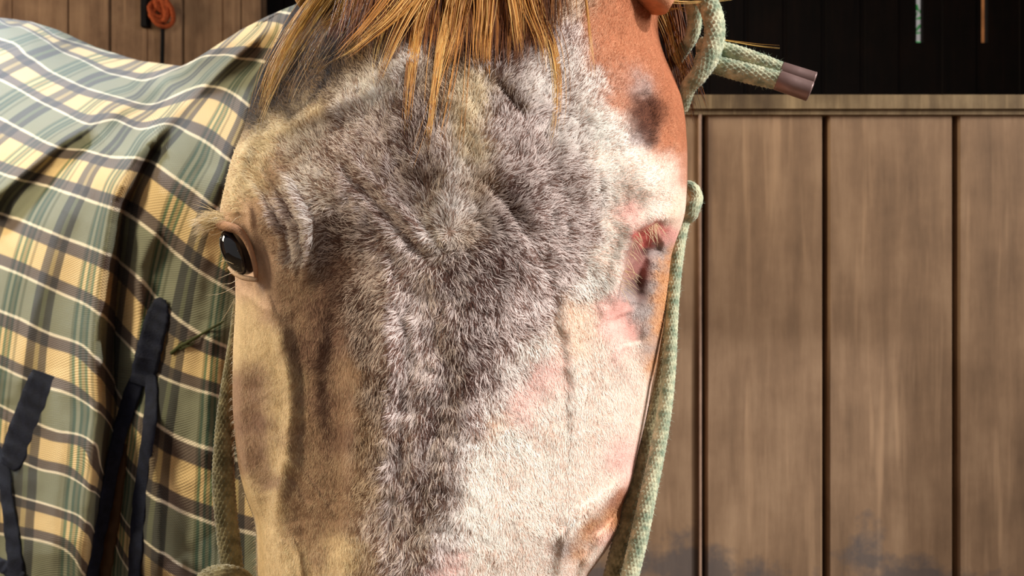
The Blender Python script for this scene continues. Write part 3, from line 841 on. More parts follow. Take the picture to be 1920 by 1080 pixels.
# mane strands behind the right ear and tips past the rope
mp_, mr_, mc_ = [], [], []
def free(path, D0, D1, cnt, sp, cols, rad=.0002):
    C0 = resample(np.array(path, float), 16)
    for k in range(cnt):
        t = np.linspace(0, 1, 16); o = rng.normal(0, sp, 2); o2 = rng.normal(0, sp, 2)
        x = C0[:, 0] + o[0] * (1 - t) + o2[0] * t; y = C0[:, 1] + o[1] * (1 - t) + o2[1] * t
        mp_.append(W(x, y, D0 * (1 - t) + D1 * t)); mr_.append(rad * rng.uniform(.6, 1.3)); mc_.append(cols[int(rng.integers(len(cols)))] * rng.uniform(.7, 1.2))
free([(1225, -30), (1245, 20), (1265, 80), (1290, 150)], .56, .55, 40, 10, BRN + STRAW[:1])
free([(1235, 10), (1255, 60), (1270, 110), (1300, 150)], .55, .545, 9, 7, STRAW)
free([(1240, -20), (1262, 60), (1275, 140), (1285, 200)], .57, .565, 160, 16, BRN, .0004)
free([(1240, 2), (1290, 6), (1350, 3), (1376, -1)], .53, .54, 5, 3, STRAW)
free([(1240, 20), (1275, 16), (1300, 22)], .55, .55, 4, 4, STRAW)
free([(1330, 70), (1375, 78), (1420, 86), (1462, 91)], .545, .545, 4, 2, STRAW, .00022)
mane = strands('mane', mp_, mr_, mc_, M_mane, horse)
tag(mane, 'dark brown mane with straw coloured strands')

# ------------------------------------------------------------------ eye, lashes, whiskers
def build_eye():
    mbx = MB()
    c = W(446, 472, .4735)
    th = math.radians(-27)
    sx, sz, sy = .0079, .0139, .0125
    nu, nv_ = 64, 40
    V = []
    for i in range(nv_ + 1):
        p = math.pi * i / nv_
        for j in range(nu):
            a_ = 2 * math.pi * j / nu
            x = sx * math.sin(p) * math.cos(a_); y = sy * math.sin(p) * math.sin(a_); z = sz * math.cos(p)
            # almond: pinch the upper and lower corners
            V.append((x * math.cos(th) + z * math.sin(th), y, -x * math.sin(th) + z * math.cos(th)))
    V = np.array(V) + c
    i = np.arange(nv_)[:, None]; j = np.arange(nu)[None]
    q = np.stack([i * nu + j, (i + 1) * nu + j, (i + 1) * nu + (j + 1) % nu, i * nu + (j + 1) % nu], -1).reshape(-1, 4)
    mbx.add(V, [q])
    o = mbx.build('eye', M_eye, horse, True)
    tag(o, 'dark glossy eye')
    return o
eye = build_eye()

# eyelids: soft fleshy rims closing over the eyeball
def lid(pts, name, col):
    mb = MB()
    P = resample(np.array([(*W(x, y, D), r) for x, y, D, r in pts]), 50)
    tube(mb, P[:, :3], P[:, 3], 16, color=lin(col))
    o = mb.build(name, M_skin, horse, True); return o
lid([(402, 412, .482, .0015), (412, 421, .472, .0026), (430, 426, .4655, .0027), (448, 433, .4635, .0023), (462, 451, .463, .0018), (473, 478, .463, .0015), (479, 504, .4645, .0014), (480, 522, .467, .0010)], 'eyelid', (176, 134, 104))
lid([(430, 502, .480, .0010), (440, 512, .475, .0014), (455, 520, .4705, .0015), (470, 523, .4675, .0015), (482, 525, .466, .0012)], 'eyelid', (206, 172, 142))

lp, lr, lc = [], [], []
for k in range(420):
    x0 = 412 + rng.normal(0, 5); y0 = 410 + rng.normal(0, 6)
    a_ = rng.normal(172, 15) * math.pi / 180
    L_ = rng.uniform(22, 56)
    ex, ey = x0 + L_ * math.cos(a_), y0 + L_ * math.sin(a_) * 1 + rng.uniform(0, 16)
    P = resample(np.array([(x0, y0), ((x0 + ex) / 2, (y0 + ey) / 2 - rng.uniform(0, 4)), (ex, ey)]), 8)
    lp.append(W(P[:, 0], P[:, 1], .474 + rng.normal(0, .003) + np.linspace(0, .004, 8))); lr.append(.00013); lc.append(lin((232, 206, 158)) * rng.uniform(.7, 1.15))
# lashes across the raw socket on the right
for k in range(46):
    t = rng.random()
    x0, y0 = np.interp(t, [0, .4, 1], [1232, 1190, 1162]), np.interp(t, [0, .4, 1], [418, 440, 540])
    L_ = rng.uniform(18, 44); a_ = math.radians(rng.normal(38 + 30 * (1 - t), 14))
    P = resample(np.array([(x0, y0), (x0 + L_ * .5 * math.cos(a_), y0 + L_ * .5 * math.sin(a_) - 3), (x0 + L_ * math.cos(a_), y0 + L_ * math.sin(a_))]), 8)
    D = float(head_D(np.array([x0]), np.array([y0]))[0]) - .001
    lp.append(W(P[:, 0], P[:, 1], D - np.linspace(0, .004, 8))); lr.append(.00012); lc.append(lin((246, 222, 178)) * rng.uniform(.8, 1.1))
tag(strands('eyelashes', lp[:420], lr[:420], lc[:420], M_mane, horse), 'cream eyelashes of the open eye')
tag(strands('eyelashes', lp[420:], lr[420:], lc[420:], M_mane, horse), 'pale lashes across the raw socket')
wp, wr, wc = [], [], []
for pts in [[(452, 405), (440, 412), (424, 430), (400, 441), (392, 438)], [(438, 495), (420, 489), (402, 496)], [(444, 508), (425, 516), (406, 524)], [(446, 524), (430, 532), (412, 532)], [(444, 536), (415, 550), (386, 554)],
            [(440, 560), (428, 582), (412, 606)], [(446, 470), (436, 482), (430, 478)]]:
    P = resample(np.array(pts, float), 14)
    wp.append(W(P[:, 0], P[:, 1], np.linspace(.462, .468, 14))); wr.append(.00016); wc.append(lin((220, 196, 158)))
tag(strands('whiskers', wp, wr, wc, M_mane, horse), 'long pale whiskers by the eye')
wp, wr, wc = [], [], []
for k in range(150):
    y0 = rng.uniform(560, 1080); x0 = float(xl(y0)) + 2
    L_ = rng.uniform(4, 11); P = resample(np.array([(x0, y0), (x0 - L_ * .6, y0 + L_ * .2), (x0 - L_, y0 + L_ * .7)]), 5)
    wp.append(W(P[:, 0], P[:, 1], .512)); wr.append(.00009); wc.append(lin((228, 210, 176)))
tag(strands('cheek_hair', wp, wr, wc, M_mane, horse), 'short pale hairs along the cheek')

# ------------------------------------------------------------------ plaid blanket
SL = {  # white lines of the plaid, numbered down the neck
 -1: [(-200, -60), (100, 20), (300, 60), (480, -60)],
 1: [(-200, -20), (0, 30), (180, 92), (340, 100), (440, 40), (517, 22), (545, 28)],
 2: [(-200, -50), (23, 45), (128, 101), (218, 144), (292, 150), (360, 112), (435, 107), (486, 105), (502, 118)],
 3: [(-200, 20), (0, 74), (39, 97), (97, 136), (156, 163), (233, 187), (300, 196), (350, 170), (381, 160), (428, 169), (463, 195), (520, 240)],
 4: [(-200, 60), (0, 150), (58, 183), (117, 212), (167, 235), (202, 222), (249, 241), (296, 247), (311, 233), (350, 249), (389, 268), (432, 303), (520, 370)],
 5: [(-200, 130), (0, 222), (39, 241), (101, 276), (124, 264), (171, 288), (241, 299), (265, 297), (335, 336), (405, 387), (500, 460)],
 6: [(-200, 240), (0, 325), (39, 333), (105, 356), (156, 371), (187, 383), (218, 391), (280, 430), (358, 496), (436, 546), (520, 600)],
 7: [(-200, 330), (0, 398), (58, 420), (136, 451), (195, 472), (249, 507), (292, 556), (366, 620), (440, 655), (520, 690)],
 8: [(-200, 430), (0, 501), (39, 511), (97, 544), (156, 566), (187, 590), (249, 655), (298, 702), (337, 720), (420, 746), (520, 780)],
 9: [(-200, 520), (0, 582), (104, 629), (176, 660), (223, 738), (260, 775), (296, 795), (332, 818), (410, 847), (520, 890)],
 10: [(-200, 620), (0, 686), (47, 712), (114, 735), (181, 764), (215, 835), (260, 905), (311, 945), (405, 982), (467, 997)],
 11: [(-200, 700), (0, 758), (83, 800), (176, 831), (200, 910), (240, 980), (280, 1018), (363, 1070), (450, 1100)],
 12: [(-200, 800), (0, 850), (52, 875), (130, 893), (187, 935), (215, 1020), (260, 1090)],
 13: [(-200, 870), (0, 920), (31, 930), (104, 950), (166, 981), (195, 1070), (230, 1150)],
 14: [(-200, 960), (0, 1000), (50, 1008), (120, 1028), (156, 1070), (180, 1150)],
 16: [(-200, 1150), (0, 1180), (100, 1200), (300, 1330), (500, 1400)]}
sp_, sv_ = [], []
for k, pl in SL.items():
    for p in resample(np.array(pl, float), max(8, len(pl) + 4)): sp_.append(p); sv_.append(k)
TPS_s = TPS(sp_, sv_, 2e-4)
TL = {
 3.7: [(600, 60), (540, 250), (480, 450), (450, 600), (440, 800), (435, 1080)],
 3.1: [(560, 30), (500, 180), (455, 300), (415, 430), (390, 560), (372, 700), (360, 850), (350, 1080)],
 2.5: [(530, 40), (450, 190), (400, 310), (350, 420), (315, 540), (290, 680), (270, 800), (250, 950), (240, 1080)],
 1.5: [(500, 45), (463, 78), (389, 156), (311, 233), (249, 303), (218, 370), (205, 450), (192, 530), (187, 589), (181, 675), (186, 753), (176, 831), (171, 935), (160, 1000), (155, 1090)],
 .95: [(460, 60), (340, 170), (250, 255), (190, 330), (150, 420), (120, 520), (100, 640), (90, 760), (80, 900), (70, 1080)],
 .35: [(400, 90), (280, 180), (180, 265), (110, 350), (60, 450), (30, 560), (10, 700), (-5, 850), (-20, 1080)],
 -.4: [(340, 122), (203, 210), (124, 256), (58, 309), (0, 370), (-50, 500), (-80, 700), (-100, 1080)],
 -1.15: [(280, 115), (150, 170), (40, 240), (-60, 330), (-150, 500), (-200, 1080)],
 -1.9: [(200, 90), (90, 130), (0, 175), (-120, 280), (-250, 500), (-300, 1080)],
 -2.6: [(120, 58), (0, 100), (-150, 200), (-350, 500)],
 -3.3: [(40, 35), (-100, 60), (-300, 160)]}
tp_, tv_ = [], []
for k, pl in TL.items():
    for p in resample(np.array(pl, float), 12): tp_.append(p); tv_.append(k)
TPS_t = TPS(tp_, tv_, 3e-4)
TOPX = [-420, -250, -120, 0, 60, 110, 180, 260, 340, 362, 400, 450, 500, 550, 600, 700]
TOPY = [150, 70, 40, 34, 42, 58, 90, 115, 126, 116, 92, 60, 34, 13, -8, -50]
def ytop(x): return np.interp(x, TOPX, TOPY)
TPS_D = TPS([(-400, 100), (0, 50), (150, 90), (300, 125), (380, 110), (450, 70), (550, 20), (680, -40), (-400, 500), (0, 250), (150, 250), (300, 250), (420, 250), (560, 200),
             (-400, 1200), (0, 600), (150, 500), (300, 500), (430, 500), (560, 500), (0, 1100), (180, 900), (320, 900), (440, 1000), (560, 1100), (180, 1200)],
            [2.0, 1.75, 1.62, 1.40, 1.05, .90, .80, .82, 1.7, 1.40, 1.18, .98, .86, .82,
             1.25, 1.12, 1.0, .90, .84, .82, 1.0, .93, .88, .84, .84, .92], 1e-3)
F1 = [(556, 16), (500, 58), (450, 98), (389, 156), (311, 233), (249, 303), (222, 370), (205, 450), (192, 530), (187, 589), (181, 675), (186, 753), (176, 831), (171, 935), (160, 1000), (150, 1150)]
F2 = [(470, 58), (400, 98), (343, 134), (280, 172), (224, 208), (120, 266), (40, 330), (0, 362), (-60, 440)]
def blanket_D(px, py):
    D = TPS_D(px, py)
    far = np.clip((380 - px) / 250, 0, 1)
    k = np.clip((py - ytop(px)) / (60 + 110 * far), 0, 1)
    D = D + (.03 + .22 * far) * (1 - np.sqrt(np.clip(1 - (1 - k) ** 2, 0, 1)))
    def fold(poly, wl, wr, h):
        d, s, f = seg_dist(px, py, poly)
        fade = np.clip(np.minimum(f, 1 - f) * 8 + .15, 0, 1)
        # s > 0: left / below side of the travel direction
        return 1.4 * h * fade * np.exp(-(np.sqrt((d / np.where(s > 0, wl, wr)) ** 2 + .02) - .14) ** 1.15)
    h = fold(F1, 58, 20, .042) + fold(F2, 54, 17, .046)
    h += fold([(540, 60), (470, 180), (430, 280), (400, 380)], 30, 30, .012)
    h += fold([(300, 420), (262, 500), (262, 620), (250, 700)], 26, 22, .014)
    h += fold([(150, 360), (110, 440), (80, 540), (50, 640), (30, 760)], 30, 24, .014)
    h += fold([(262, 760), (285, 860), (300, 960), (300, 1080)], 26, 22, .016)
    h += fold([(400, 600), (390, 720), (385, 880)], 24, 22, .010)
    h -= fold([(240, 350), (225, 420), (222, 500), (215, 600), (215, 700), (215, 800)], 20, 20, .022)
    h -= fold([(300, 270), (262, 335), (235, 400)], 16, 22, .02)
    h -= fold([(190, 255), (110, 320), (60, 380), (0, 440)], 20, 26, .028)
    h += fold([(110, 690), (120, 820), (105, 960), (100, 1080)], 26, 22, .014)
    t = TPS_t(px, py)
    h += (.006 * np.sin(t * 4.6 + .6 + .6 * vnoise(px / 160, py / 220, 43)) + .003 * np.sin(t * 9.7 + 1.0 * vnoise(px / 90, py / 140, 44))) * np.clip((py - 120) / 200, .25, 1) + .003 * vnoise(px / 45, py / 60, 41) + .0012 * vnoise(px / 17, py / 22, 42)
    return D - h

def mat_plaid():
    m, nt, b = new_mat('plaid_cloth', .85, .2)
    uv = nd(nt, 'ShaderNodeUVMap'); uv.uv_map = 'UVMap'
    sp = nd(nt, 'ShaderNodeSeparateXYZ'); nt.links.new(uv.outputs[0], sp.inputs[0])
    def math_(op, a, b_=None):
        n = nd(nt, 'ShaderNodeMath', operation=op)
        for i, v in enumerate((a, b_)):
            if v is None: continue
            if isinstance(v, (int, float)): n.inputs[i].default_value = v
            else: nt.links.new(v, n.inputs[i])
        return n.outputs[0]
    def ramp(v, stops):
        cr = nd(nt, 'ShaderNodeValToRGB'); cr.color_ramp.interpolation = 'LINEAR'
        els = cr.color_ramp.elements
        w = .006
        pts = []
        for i, (p, c) in enumerate(stops):
            if i: pts.append((p - w, stops[i - 1][1])); pts.append((p + w, c))
            else: pts.append((0, c))
        pts.append((1, stops[-1][1]))
        els[0].position = pts[0][0]; els[0].color = (*pts[0][1], 1)
        els[1].position = 1; els[1].color = (*pts[-1][1], 1)
        for p, c in pts[1:-1]:
            e = els.new(p); e.color = (*c, 1)
        nt.links.new(v, cr.inputs[0]); return cr.outputs[0]
    s_ = math_('FRACT', math_('MULTIPLY', math_('ADD', sp.outputs['Y'], 1.0), .5))      # an odd line starts a tan row
    tan, grn, gry, wht = lin((204, 174, 122)), lin((118, 118, 94)), lin((92, 77, 66)), lin((216, 202, 176))
    wr = ramp(s_, [(0, wht), (.016, gry), (.14, tan), (.375, gry), (.485, wht), (.515, grn), (.985, wht)])
    t_ = math_('FRACT', sp.outputs['X'])
    one, tl, dk, ol, cr_ = (1, 1, 1), (.10, .30, .27), (.12, .12, .16), (.50, .52, .45), (1.12, 1.1, 1.05)
    ww = ramp(t_, [(0, one), (.17, ol), (.20, tl), (.235, one), (.28, tl), (.315, ol), (.36, tl), (.395, one), (.44, ol), (.48, one), (.62, dk), (.74, ol), (.80, dk), (.90, one)])
    mx = nd(nt, 'ShaderNodeMixRGB', blend_type='MULTIPLY'); mx.inputs['Fac'].default_value = .90
    nt.links.new(wr, mx.inputs['Color1']); nt.links.new(ww, mx.inputs['Color2'])
    # the raised white thread stays white over the warp
    hi = ramp(s_, [(0, (1, 1, 1)), (.014, (0, 0, 0)), (.487, (1, 1, 1)), (.513, (0, 0, 0)), (.987, (1, 1, 1))])
    m2 = nd(nt, 'ShaderNodeMixRGB'); nt.links.new(mx.outputs[0], m2.inputs['Color1']); m2.inputs['Color2'].default_value = (*wht, 1)
    f = math_('MULTIPLY', hi, .7); nt.links.new(f, m2.inputs['Fac'])
    # weave
    wv = math_('MULTIPLY', math_('SINE', math_('MULTIPLY', sp.outputs['X'], 160)), math_('SINE', math_('MULTIPLY', sp.outputs['Y'], 140)))
    bp = nd(nt, 'ShaderNodeBump'); bp.inputs['Strength'].default_value = .5; bp.inputs['Distance'].default_value = .0012
    nt.links.new(wv, bp.inputs['Height']); nt.links.new(bp.outputs[0], b.inputs['Normal'])
    dv = math_('ADD', math_('MULTIPLY', wv, .12), 1.0)
    vm = nd(nt, 'ShaderNodeVectorMath', operation='SCALE'); nt.links.new(m2.outputs[0], vm.inputs[0]); nt.links.new(dv, vm.inputs['Scale'])
    nt.links.new(vm.outputs[0], b.inputs['Base Color'])
    b.inputs['Sheen Weight'].default_value = .08
    b.inputs['Roughness'].default_value = .75
    b.inputs['Specular IOR Level'].default_value = .25
    return m
def build_blanket():
    xs = np.linspace(-420, 690, 430)
    jj = np.concatenate([-(np.linspace(1, .04, 22)), np.linspace(0, 1, 380) ** 1.35])
    J, X = np.meshgrid(jj, xs, indexing='ij')
    yt = ytop(X)
    Y = yt + np.where(J >= 0, J, 0) * (1200 - yt)
    D = blanket_D(X, Y)
    D0 = blanket_D(X, yt + 0 * X)
    # over the crest and down the far side
    P = W(X, Y, D)
    over = np.clip(-J, 0, 1)
    wid = np.interp(X, [-420, 300, 420, 690], [.62, .5, .24, .18])
    Pt = W(X, yt, D0)
    far = Pt.copy()
    far[..., 1] += wid * np.sin(over * 1.5); far[..., 0] += wid * .25 * over
    far[..., 2] -= (1 - np.cos(over * 1.5)) * wid * 1.1
    V = np.where((J < 0)[..., None], far, P)
    S = TPS_s(X, Y); Tt = TPS_t(X, Y)
    S = np.where(J < 0, S - over * 4, S)
    nr, ncol = V.shape[:2]
    i = np.arange(nr - 1)[:, None]; j = np.arange(ncol - 1)[None]
    q = np.stack([i * ncol + j, (i + 1) * ncol + j, (i + 1) * ncol + j + 1, i * ncol + j + 1], -1).reshape(-1, 4)
    return mesh_np('horse_blanket', V.reshape(-1, 3), q, mat_plaid(), None, True, None, np.stack([Tt.ravel(), S.ravel()], 1))
blanket = build_blanket()
sol = blanket.modifiers.new('thickness', 'SOLIDIFY'); sol.thickness = .003; sol.offset = 0
tag(blanket, 'tan and green plaid horse blanket with white lines covering the neck and back', 'blanket')

def strap(pts, name, mat, parent, off=.006, thick=.0025, edge_noise=1.2, n=120):
    """webbing lying on the blanket; pts = (px, py, width px)"""
    P = resample(np.array(pts, float), n)
    t = np.gradient(P[:, :2], axis=0); t /= np.linalg.norm(t, axis=1)[:, None]
    nrm = np.stack([-t[:, 1], t[:, 0]], 1)
    m = 7
    rows = []
    jit = edge_noise * vnoise(np.arange(n) / 4.0, np.zeros(n), 51)
    for layer in (0, 1):
        for k in range(m):
            u = k / (m - 1) * 2 - 1
            e = P[:, :2] + nrm * ((u * P[:, 2] / 2) + jit * u)[:, None]
            D = blanket_D(P[:, 0], P[:, 1]) * .5 + blanket_D(e[:, 0], e[:, 1]) * .5 - off - (thick if layer == 0 else 0) + .0012 * u * u
            D = D + .0008 * np.sin(np.arange(n) / 3.1 + u)
            rows.append(W(e[:, 0], e[:, 1], D))
    V = np.stack([rows[k] for k in list(range(m)) + list(range(2 * m - 1, m - 1, -1))], 1)  # loop round the section
    mm = 2 * m
    i = np.arange(n - 1)[:, None]; j = np.arange(mm)[None]
    q = np.stack([i * mm + j, i * mm + (j + 1) % mm, (i + 1) * mm + (j + 1) % mm, (i + 1) * mm + j], -1).reshape(-1, 4)
    caps = np.array([list(range(mm - 1, -1, -1)), list(range((n - 1) * mm, n * mm))])
    return mesh_np(name, V.reshape(-1, 3), [q, caps], mat, parent, True)
strap([(225, 830, 26), (215, 870, 44), (212, 910, 40), (205, 960, 44), (200, 1030, 30), (195, 1100, 20)], 'brown_patch', M_patch, blanket, .004)  # dark brown patch between the strap legs
strap([(306, 560, 12), (301, 570, 30), (294, 600, 46), (284, 640, 48), (272, 690, 48), (262, 722, 40)], 'strap_tab', M_navy, blanket, .012)
strap([(262, 700, 26), (247, 740, 32), (228, 800, 28), (210, 880, 27), (196, 960, 24), (184, 1020, 22), (168, 1110, 24)], 'strap', M_navy, blanket, .010)
strap([(282, 690, 20), (284, 740, 24), (280, 800, 26), (270, 870, 25), (262, 940, 27), (256, 1010, 26), (250, 1110, 24)], 'strap', M_navy, blanket, .009)
strap([(86, 700, 50), (78, 722, 58), (58, 770, 56), (38, 820, 54), (24, 860, 48), (14, 876, 30)], 'strap_tab', M_navy, blanket, .012, edge_noise=.8)
strap([(-10, 840, 22), (6, 880, 26), (12, 930, 24), (22, 1000, 28), (34, 1110, 30)], 'strap', M_navy, blanket, .010)
strap([(-40, 1045, 24), (0, 1058, 26), (40, 1085, 26)], 'strap', M_navy, blanket, .008)

# a stalk of hay caught on the blanket
hp = resample(np.array([(322, 662), (340, 648), (352, 642), (372, 630), (396, 616), (420, 602)], float), 40)
mb = MB(); tube(mb, W(hp[:, 0], hp[:, 1], blanket_D(hp[:, 0], hp[:, 1]) - .006), np.linspace(.0022, .0008, 40), 8)
for k in range(7):
    a0 = rng.uniform(0, 6.28); tt_ = np.linspace(0, 4.5, 14)
    x = 336 + 3 * k + (7 + k) * np.cos(tt_ + a0) * .8; y = 652 - 2 * k + (6 + k) * np.sin(tt_ + a0) * .7
    tube(mb, W(x, y, blanket_D(x, y) - .007), .0004, 5)
o = mb.build('hay_stalk', mat_plain('hay_green', (62, 66, 34), .8, .2), None, True)
tag(o, 'dark green hay stalk stuck to the plaid blanket right of the forked navy strap', 'hay stalk')

# ------------------------------------------------------------------ rope halter
def mat_rope(name, c1, c2):
    m, nt, b = new_mat(name, .9, .15)
    tc = nd(nt, 'ShaderNodeTexCoord')
    n = nd(nt, 'ShaderNodeTexNoise'); n.inputs['Scale'].default_value = 170; n.inputs['Detail'].default_value = 4
    nt.links.new(tc.outputs['Object'], n.inputs['Vector'])
    cr = nd(nt, 'ShaderNodeValToRGB'); e = cr.color_ramp.elements
    e[0].position = .35; e[0].color = (*lin(c1), 1); e[1].position = .65; e[1].color = (*lin(c2), 1)
    nt.links.new(n.outputs['Fac'], cr.inputs[0]); nt.links.new(cr.outputs[0], b.inputs['Base Color'])
    b.inputs['Sheen Weight'].default_value = .3
    n2 = nd(nt, 'ShaderNodeTexNoise'); n2.inputs['Scale'].default_value = 1500
    nt.links.new(tc.outputs['Object'], n2.inputs['Vector'])
    bp = nd(nt, 'ShaderNodeBump'); bp.inputs['Strength'].default_value = .6; bp.inputs['Distance'].default_value = .0008
    nt.links.new(n2.outputs['Fac'], bp.inputs['Height']); nt.links.new(bp.outputs[0], b.inputs['Normal'])
    return m
M_rope = mat_rope('rope_green', (126, 140, 114), (208, 204, 168))
M_rope_shaded = mat_rope('rope_green_shaded', (96, 88, 60), (146, 134, 98))  # shaded copy of the green rope, its shade painted as olive brown
M_fuzz = mat_plain('rope_fuzz', (190, 208, 184), .9, .1)
M_fuzz_shaded = mat_plain('rope_fuzz_shaded', (136, 128, 88), .9, .1)

halter = bpy.data.objects.new('rope_halter', None); COL.objects.link(halter)
tag(halter, 'pale green braided rope halter with a knot and two capped ends beside the ear', 'halter')
def rope(name, pts, mat, fz, dens=1.0, parent=halter, step=.0005, pitch=.0105, k=14, label=None):
    """pts = (px, py, D, radius px at .5 m)"""
    A = np.array([(*W(x, y, D), r * K * .5) for x, y, D, r in pts])
    L_ = np.linalg.norm(np.diff(A[:, :3], axis=0), axis=1).sum()
    n = int(L_ / step) + 8
    P = resample(A, n)
    mb = MB(); tube(mb, P[:, :3], P[:, 3], 48, (k, pitch, .12))
    # loose fibres
    T_, N_, B_ = frames(P[:, :3])
    cnt = int(L_ * 1000 * 5 * dens)
    idx = rng.integers(0, n, cnt); a_ = rng.uniform(0, 6.283, cnt)
    rad = N_[idx] * np.cos(a_)[:, None] + B_[idx] * np.sin(a_)[:, None]
    root = P[idx, :3] + rad * P[idx, 3][:, None] * .98
    tg = norm(T_[idx] * rng.normal(0, 1, cnt)[:, None] + np.cross(T_[idx], rad) * rng.normal(0, 1, cnt)[:, None] + rad * .8)
    o = mb.build(name, mat, parent, True)
    V, q, tr, C_ = ribbons(root, tg, rad, rng.uniform(.001, .0032, cnt), rng.uniform(.00007, .00014, cnt), rng.uniform(.2, .9, cnt), np.ones((cnt, 3)), np.ones((cnt, 3)), 3, rng.normal(0, .4, cnt))
    # fibres belong to the rope itself
    me2 = mesh_np(name + '_fibre', V, [q, tr], fz, o, True)
    me2['kind'] = 'stuff'; me2.name = 'loose_fibre'
    if label: o['label'] = label
    return o
# right cheek: two parallel ropes, the inner one with shade in its colour
rope('cheek_rope', [(1290, 395, .535, 10), (1276, 440, .533, 12), (1265, 520, .53, 12), (1259, 600, .527, 12), (1255, 690, .523, 12), (1246, 770, .52, 13), (1232, 850, .517, 14), (1215, 930, .513, 15), (1198, 1010, .51, 16), (1178, 1090, .507, 16), (1154, 1180, .50, 17)], M_rope, M_fuzz, 1.6)
rope('cheek_rope', [(1276, 400, .552, 8), (1256, 520, .552, 9), (1248, 600, .55, 9), (1242, 690, .545, 10), (1228, 770, .538, 13), (1210, 850, .53, 16), (1190, 930, .526, 18), (1169, 1010, .523, 19), (1150, 1090, .52, 20), (1128, 1180, .515, 20)], M_rope_shaded, M_fuzz_shaded, .8)
# knot at the temple
rope('knot', [(1262, 372, .548, 9), (1282, 350, .538, 10), (1298, 354, .534, 12), (1306, 372, .532, 12), (1300, 388, .531, 13), (1292, 404, .533, 14), (1274, 408, .541, 12)], M_rope, M_fuzz, 1.6)
rope('throat_rope', [(1278, 195, .55, 12), (1262, 250, .575, 13), (1258, 300, .58, 13), (1270, 360, .56, 13)], M_rope, M_fuzz)
# knot loops by the ear
rope('knot_loop', [(1262, -70, .56, 15), (1296, -34, .55, 17), (1326, 4, .54, 19), (1340, 50, .535, 19), (1333, 100, .533, 19), (1310, 140, .535, 17), (1290, 165, .54, 15), (1278, 205, .548, 13)], M_rope, M_fuzz, 1.6)
rope('knot_loop', [(1270, -60, .57, 13), (1292, -10, .558, 14), (1302, 30, .553, 14), (1298, 66, .553, 13), (1280, 96, .56, 12), (1262, 120, .575, 12)], M_rope, M_fuzz, 1.4)
rope('rope_end', [(1312, 84, .548, 15), (1345, 92, .542, 16), (1400, 108, .537, 16), (1467, 134, .532, 16)], M_rope, M_fuzz, 1.8)
rope('rope_end', [(1306, 112, .546, 15), (1345, 122, .540, 17), (1400, 137, .534, 18), (1460, 151, .529, 17)], M_rope, M_fuzz, 1.8)
def cap(x0, y0, x1, y1, D0, D1, r):
    p0, p1 = W(x0, y0, D0), W(x1, y1, D1); rr = r * K * .5
    mb = MB()
    ts = np.array([0, .01, .02, .5, .95, .97, .985, 1.0]); rs = np.array([.9, 1.0, 1.03, 1.03, 1.03, 1.05, 1.0, .86]) * rr
    # closed sleeve with a rolled lip and a recessed end
    P = [p0 + (p1 - p0) * t for t in ts] + [p0 + (p1 - p0) * .96]
    tube(mb, np.array(P[:8]), rs, 32)
    return mb.build('end_cap', M_metal, halter, True)
cap(1463, 132, 1527, 152, .532, .528, 17)['label'] = 'dull brown metal end cap'
cap(1457, 150, 1520, 172, .529, .525, 19)['label'] = 'dull brown metal end cap'
# left cheek rope with its knot at the bottom edge
rope('cheek_rope', [(446, 560, .565, 8), (440, 620, .56, 9), (432, 690, .553, 12), (424, 760, .546, 15), (420, 830, .54, 18), (419, 900, .535, 20), (424, 970, .53, 20), (432, 1040, .525, 20), (438, 1100, .52, 20)], M_rope_shaded, M_fuzz_shaded, 1.0)
rope('knot', [(372, 1110, .525, 18), (390, 1084, .515, 18), (420, 1078, .508, 18), (450, 1086, .512, 18), (470, 1110, .52, 18)], M_rope_shaded, M_fuzz_shaded, 1.0)

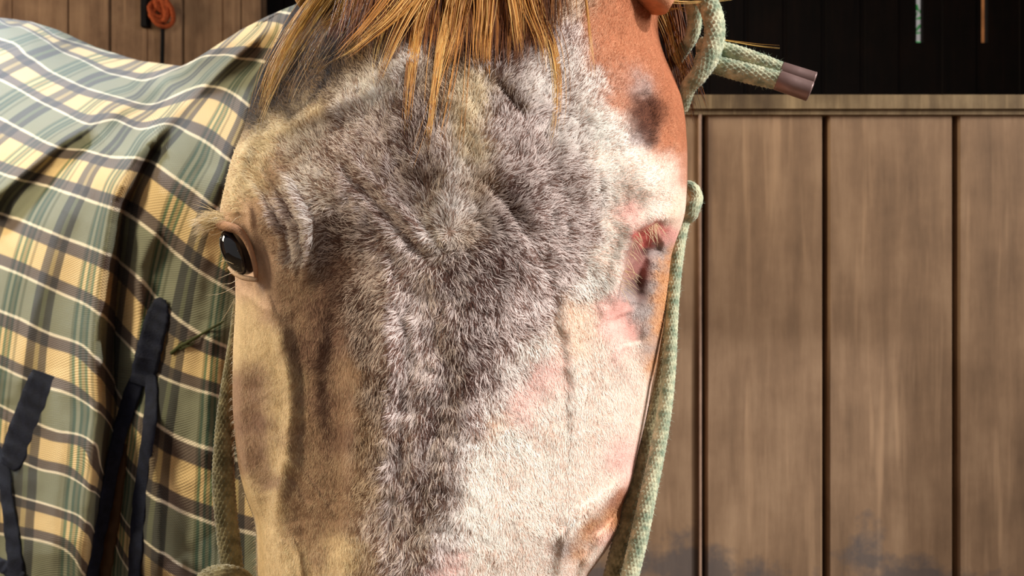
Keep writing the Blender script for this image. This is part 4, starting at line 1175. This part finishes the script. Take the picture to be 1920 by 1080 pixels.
# ------------------------------------------------------------------ small things at the back
mb = MB()
for k in range(5):
    a0 = rng.uniform(0, 6); rr = .018 + .006 * k
    c = W(300 + 6 * math.sin(k * 2), 12 + 6 * k - 10, YL - .05)
    t = np.linspace(0, 6.283, 40)
    P = np.stack([c[0] + rr * np.cos(t + a0) * .9, c[1] + .012 * np.sin(t * 2 + a0), c[2] + rr * np.sin(t + a0) * 1.1], 1)
    tube(mb, P, .008, 10, (3, .02, .15))
tube(mb, resample(np.array([W(302, -90, YL - .05), W(300, -10, YL - .05), W(312, 25, YL - .05), W(306, 42, YL - .05)]), 40), .010, 10, (3, .02, .15))
o = mb.build('twine_bundle', M_twine, None, True)
tag(o, 'rusty orange knotted twine bundle hanging on the pale board wall above the blanket', 'twine')
mb = MB(); tube(mb, resample(np.array([W(304, 36, YL - .045), W(305, 70, YL - .04), W(304, 120, YL - .04), W(305, 240, YL - .04)]), 40), .0075, 10)
mb2 = MB(); tube(mb2, resample(np.array([W(300, 44, YL - .045), W(312, 47, YL - .045)]), 6), .010, 10)
o = mb.build('hanging_cord', M_black, None, True); tag(o, 'thin black cord hanging below the orange twine on the board wall', 'cord')
mb = MB(); mb.box(wx(270, YL), wx(283, YL), YL - .035, YL - .003, wz(54, YL), wz(-120, YL), .004)
o = mb.build('latch_bar', M_black); tag(o, 'flat black upright latch bar fixed to the boards just left of the orange twine', 'latch')

# things outside, seen through the gaps of the far wall
mb = MB()
for k in range(900):
    c = np.array([wx(1724, YB + 1) + rng.uniform(-.5, .35), YB + 1 + rng.uniform(-.2, .2), rng.uniform(0, 2.9)])
    d = norm(rng.normal(0, 1, 3)); e = norm(np.cross(d, rng.normal(0, 1, 3))); s = rng.uniform(.03, .07)
    n_ = np.cross(d, e) * .15
    mb.add([c - d * s, c - e * s * .45 + n_ * s, c + d * s, c + e * s * .45 + n_ * s], [[(0, 1, 2, 3)]])
o = mb.build('shrub', M_leaf); tag(o, 'bright green shrub outdoors, seen through the left gap in the dark far wall', 'shrub')
mb = MB(); x0 = wx(1848, YB + .5); mb.box(x0 - .1, x0 + .1, YB + .5, YB + .54, 0, 2.6, .005)
o = mb.build('fence_post', M_brownboard); tag(o, 'brown wooden post outdoors, seen through the right gap in the dark far wall', 'post')
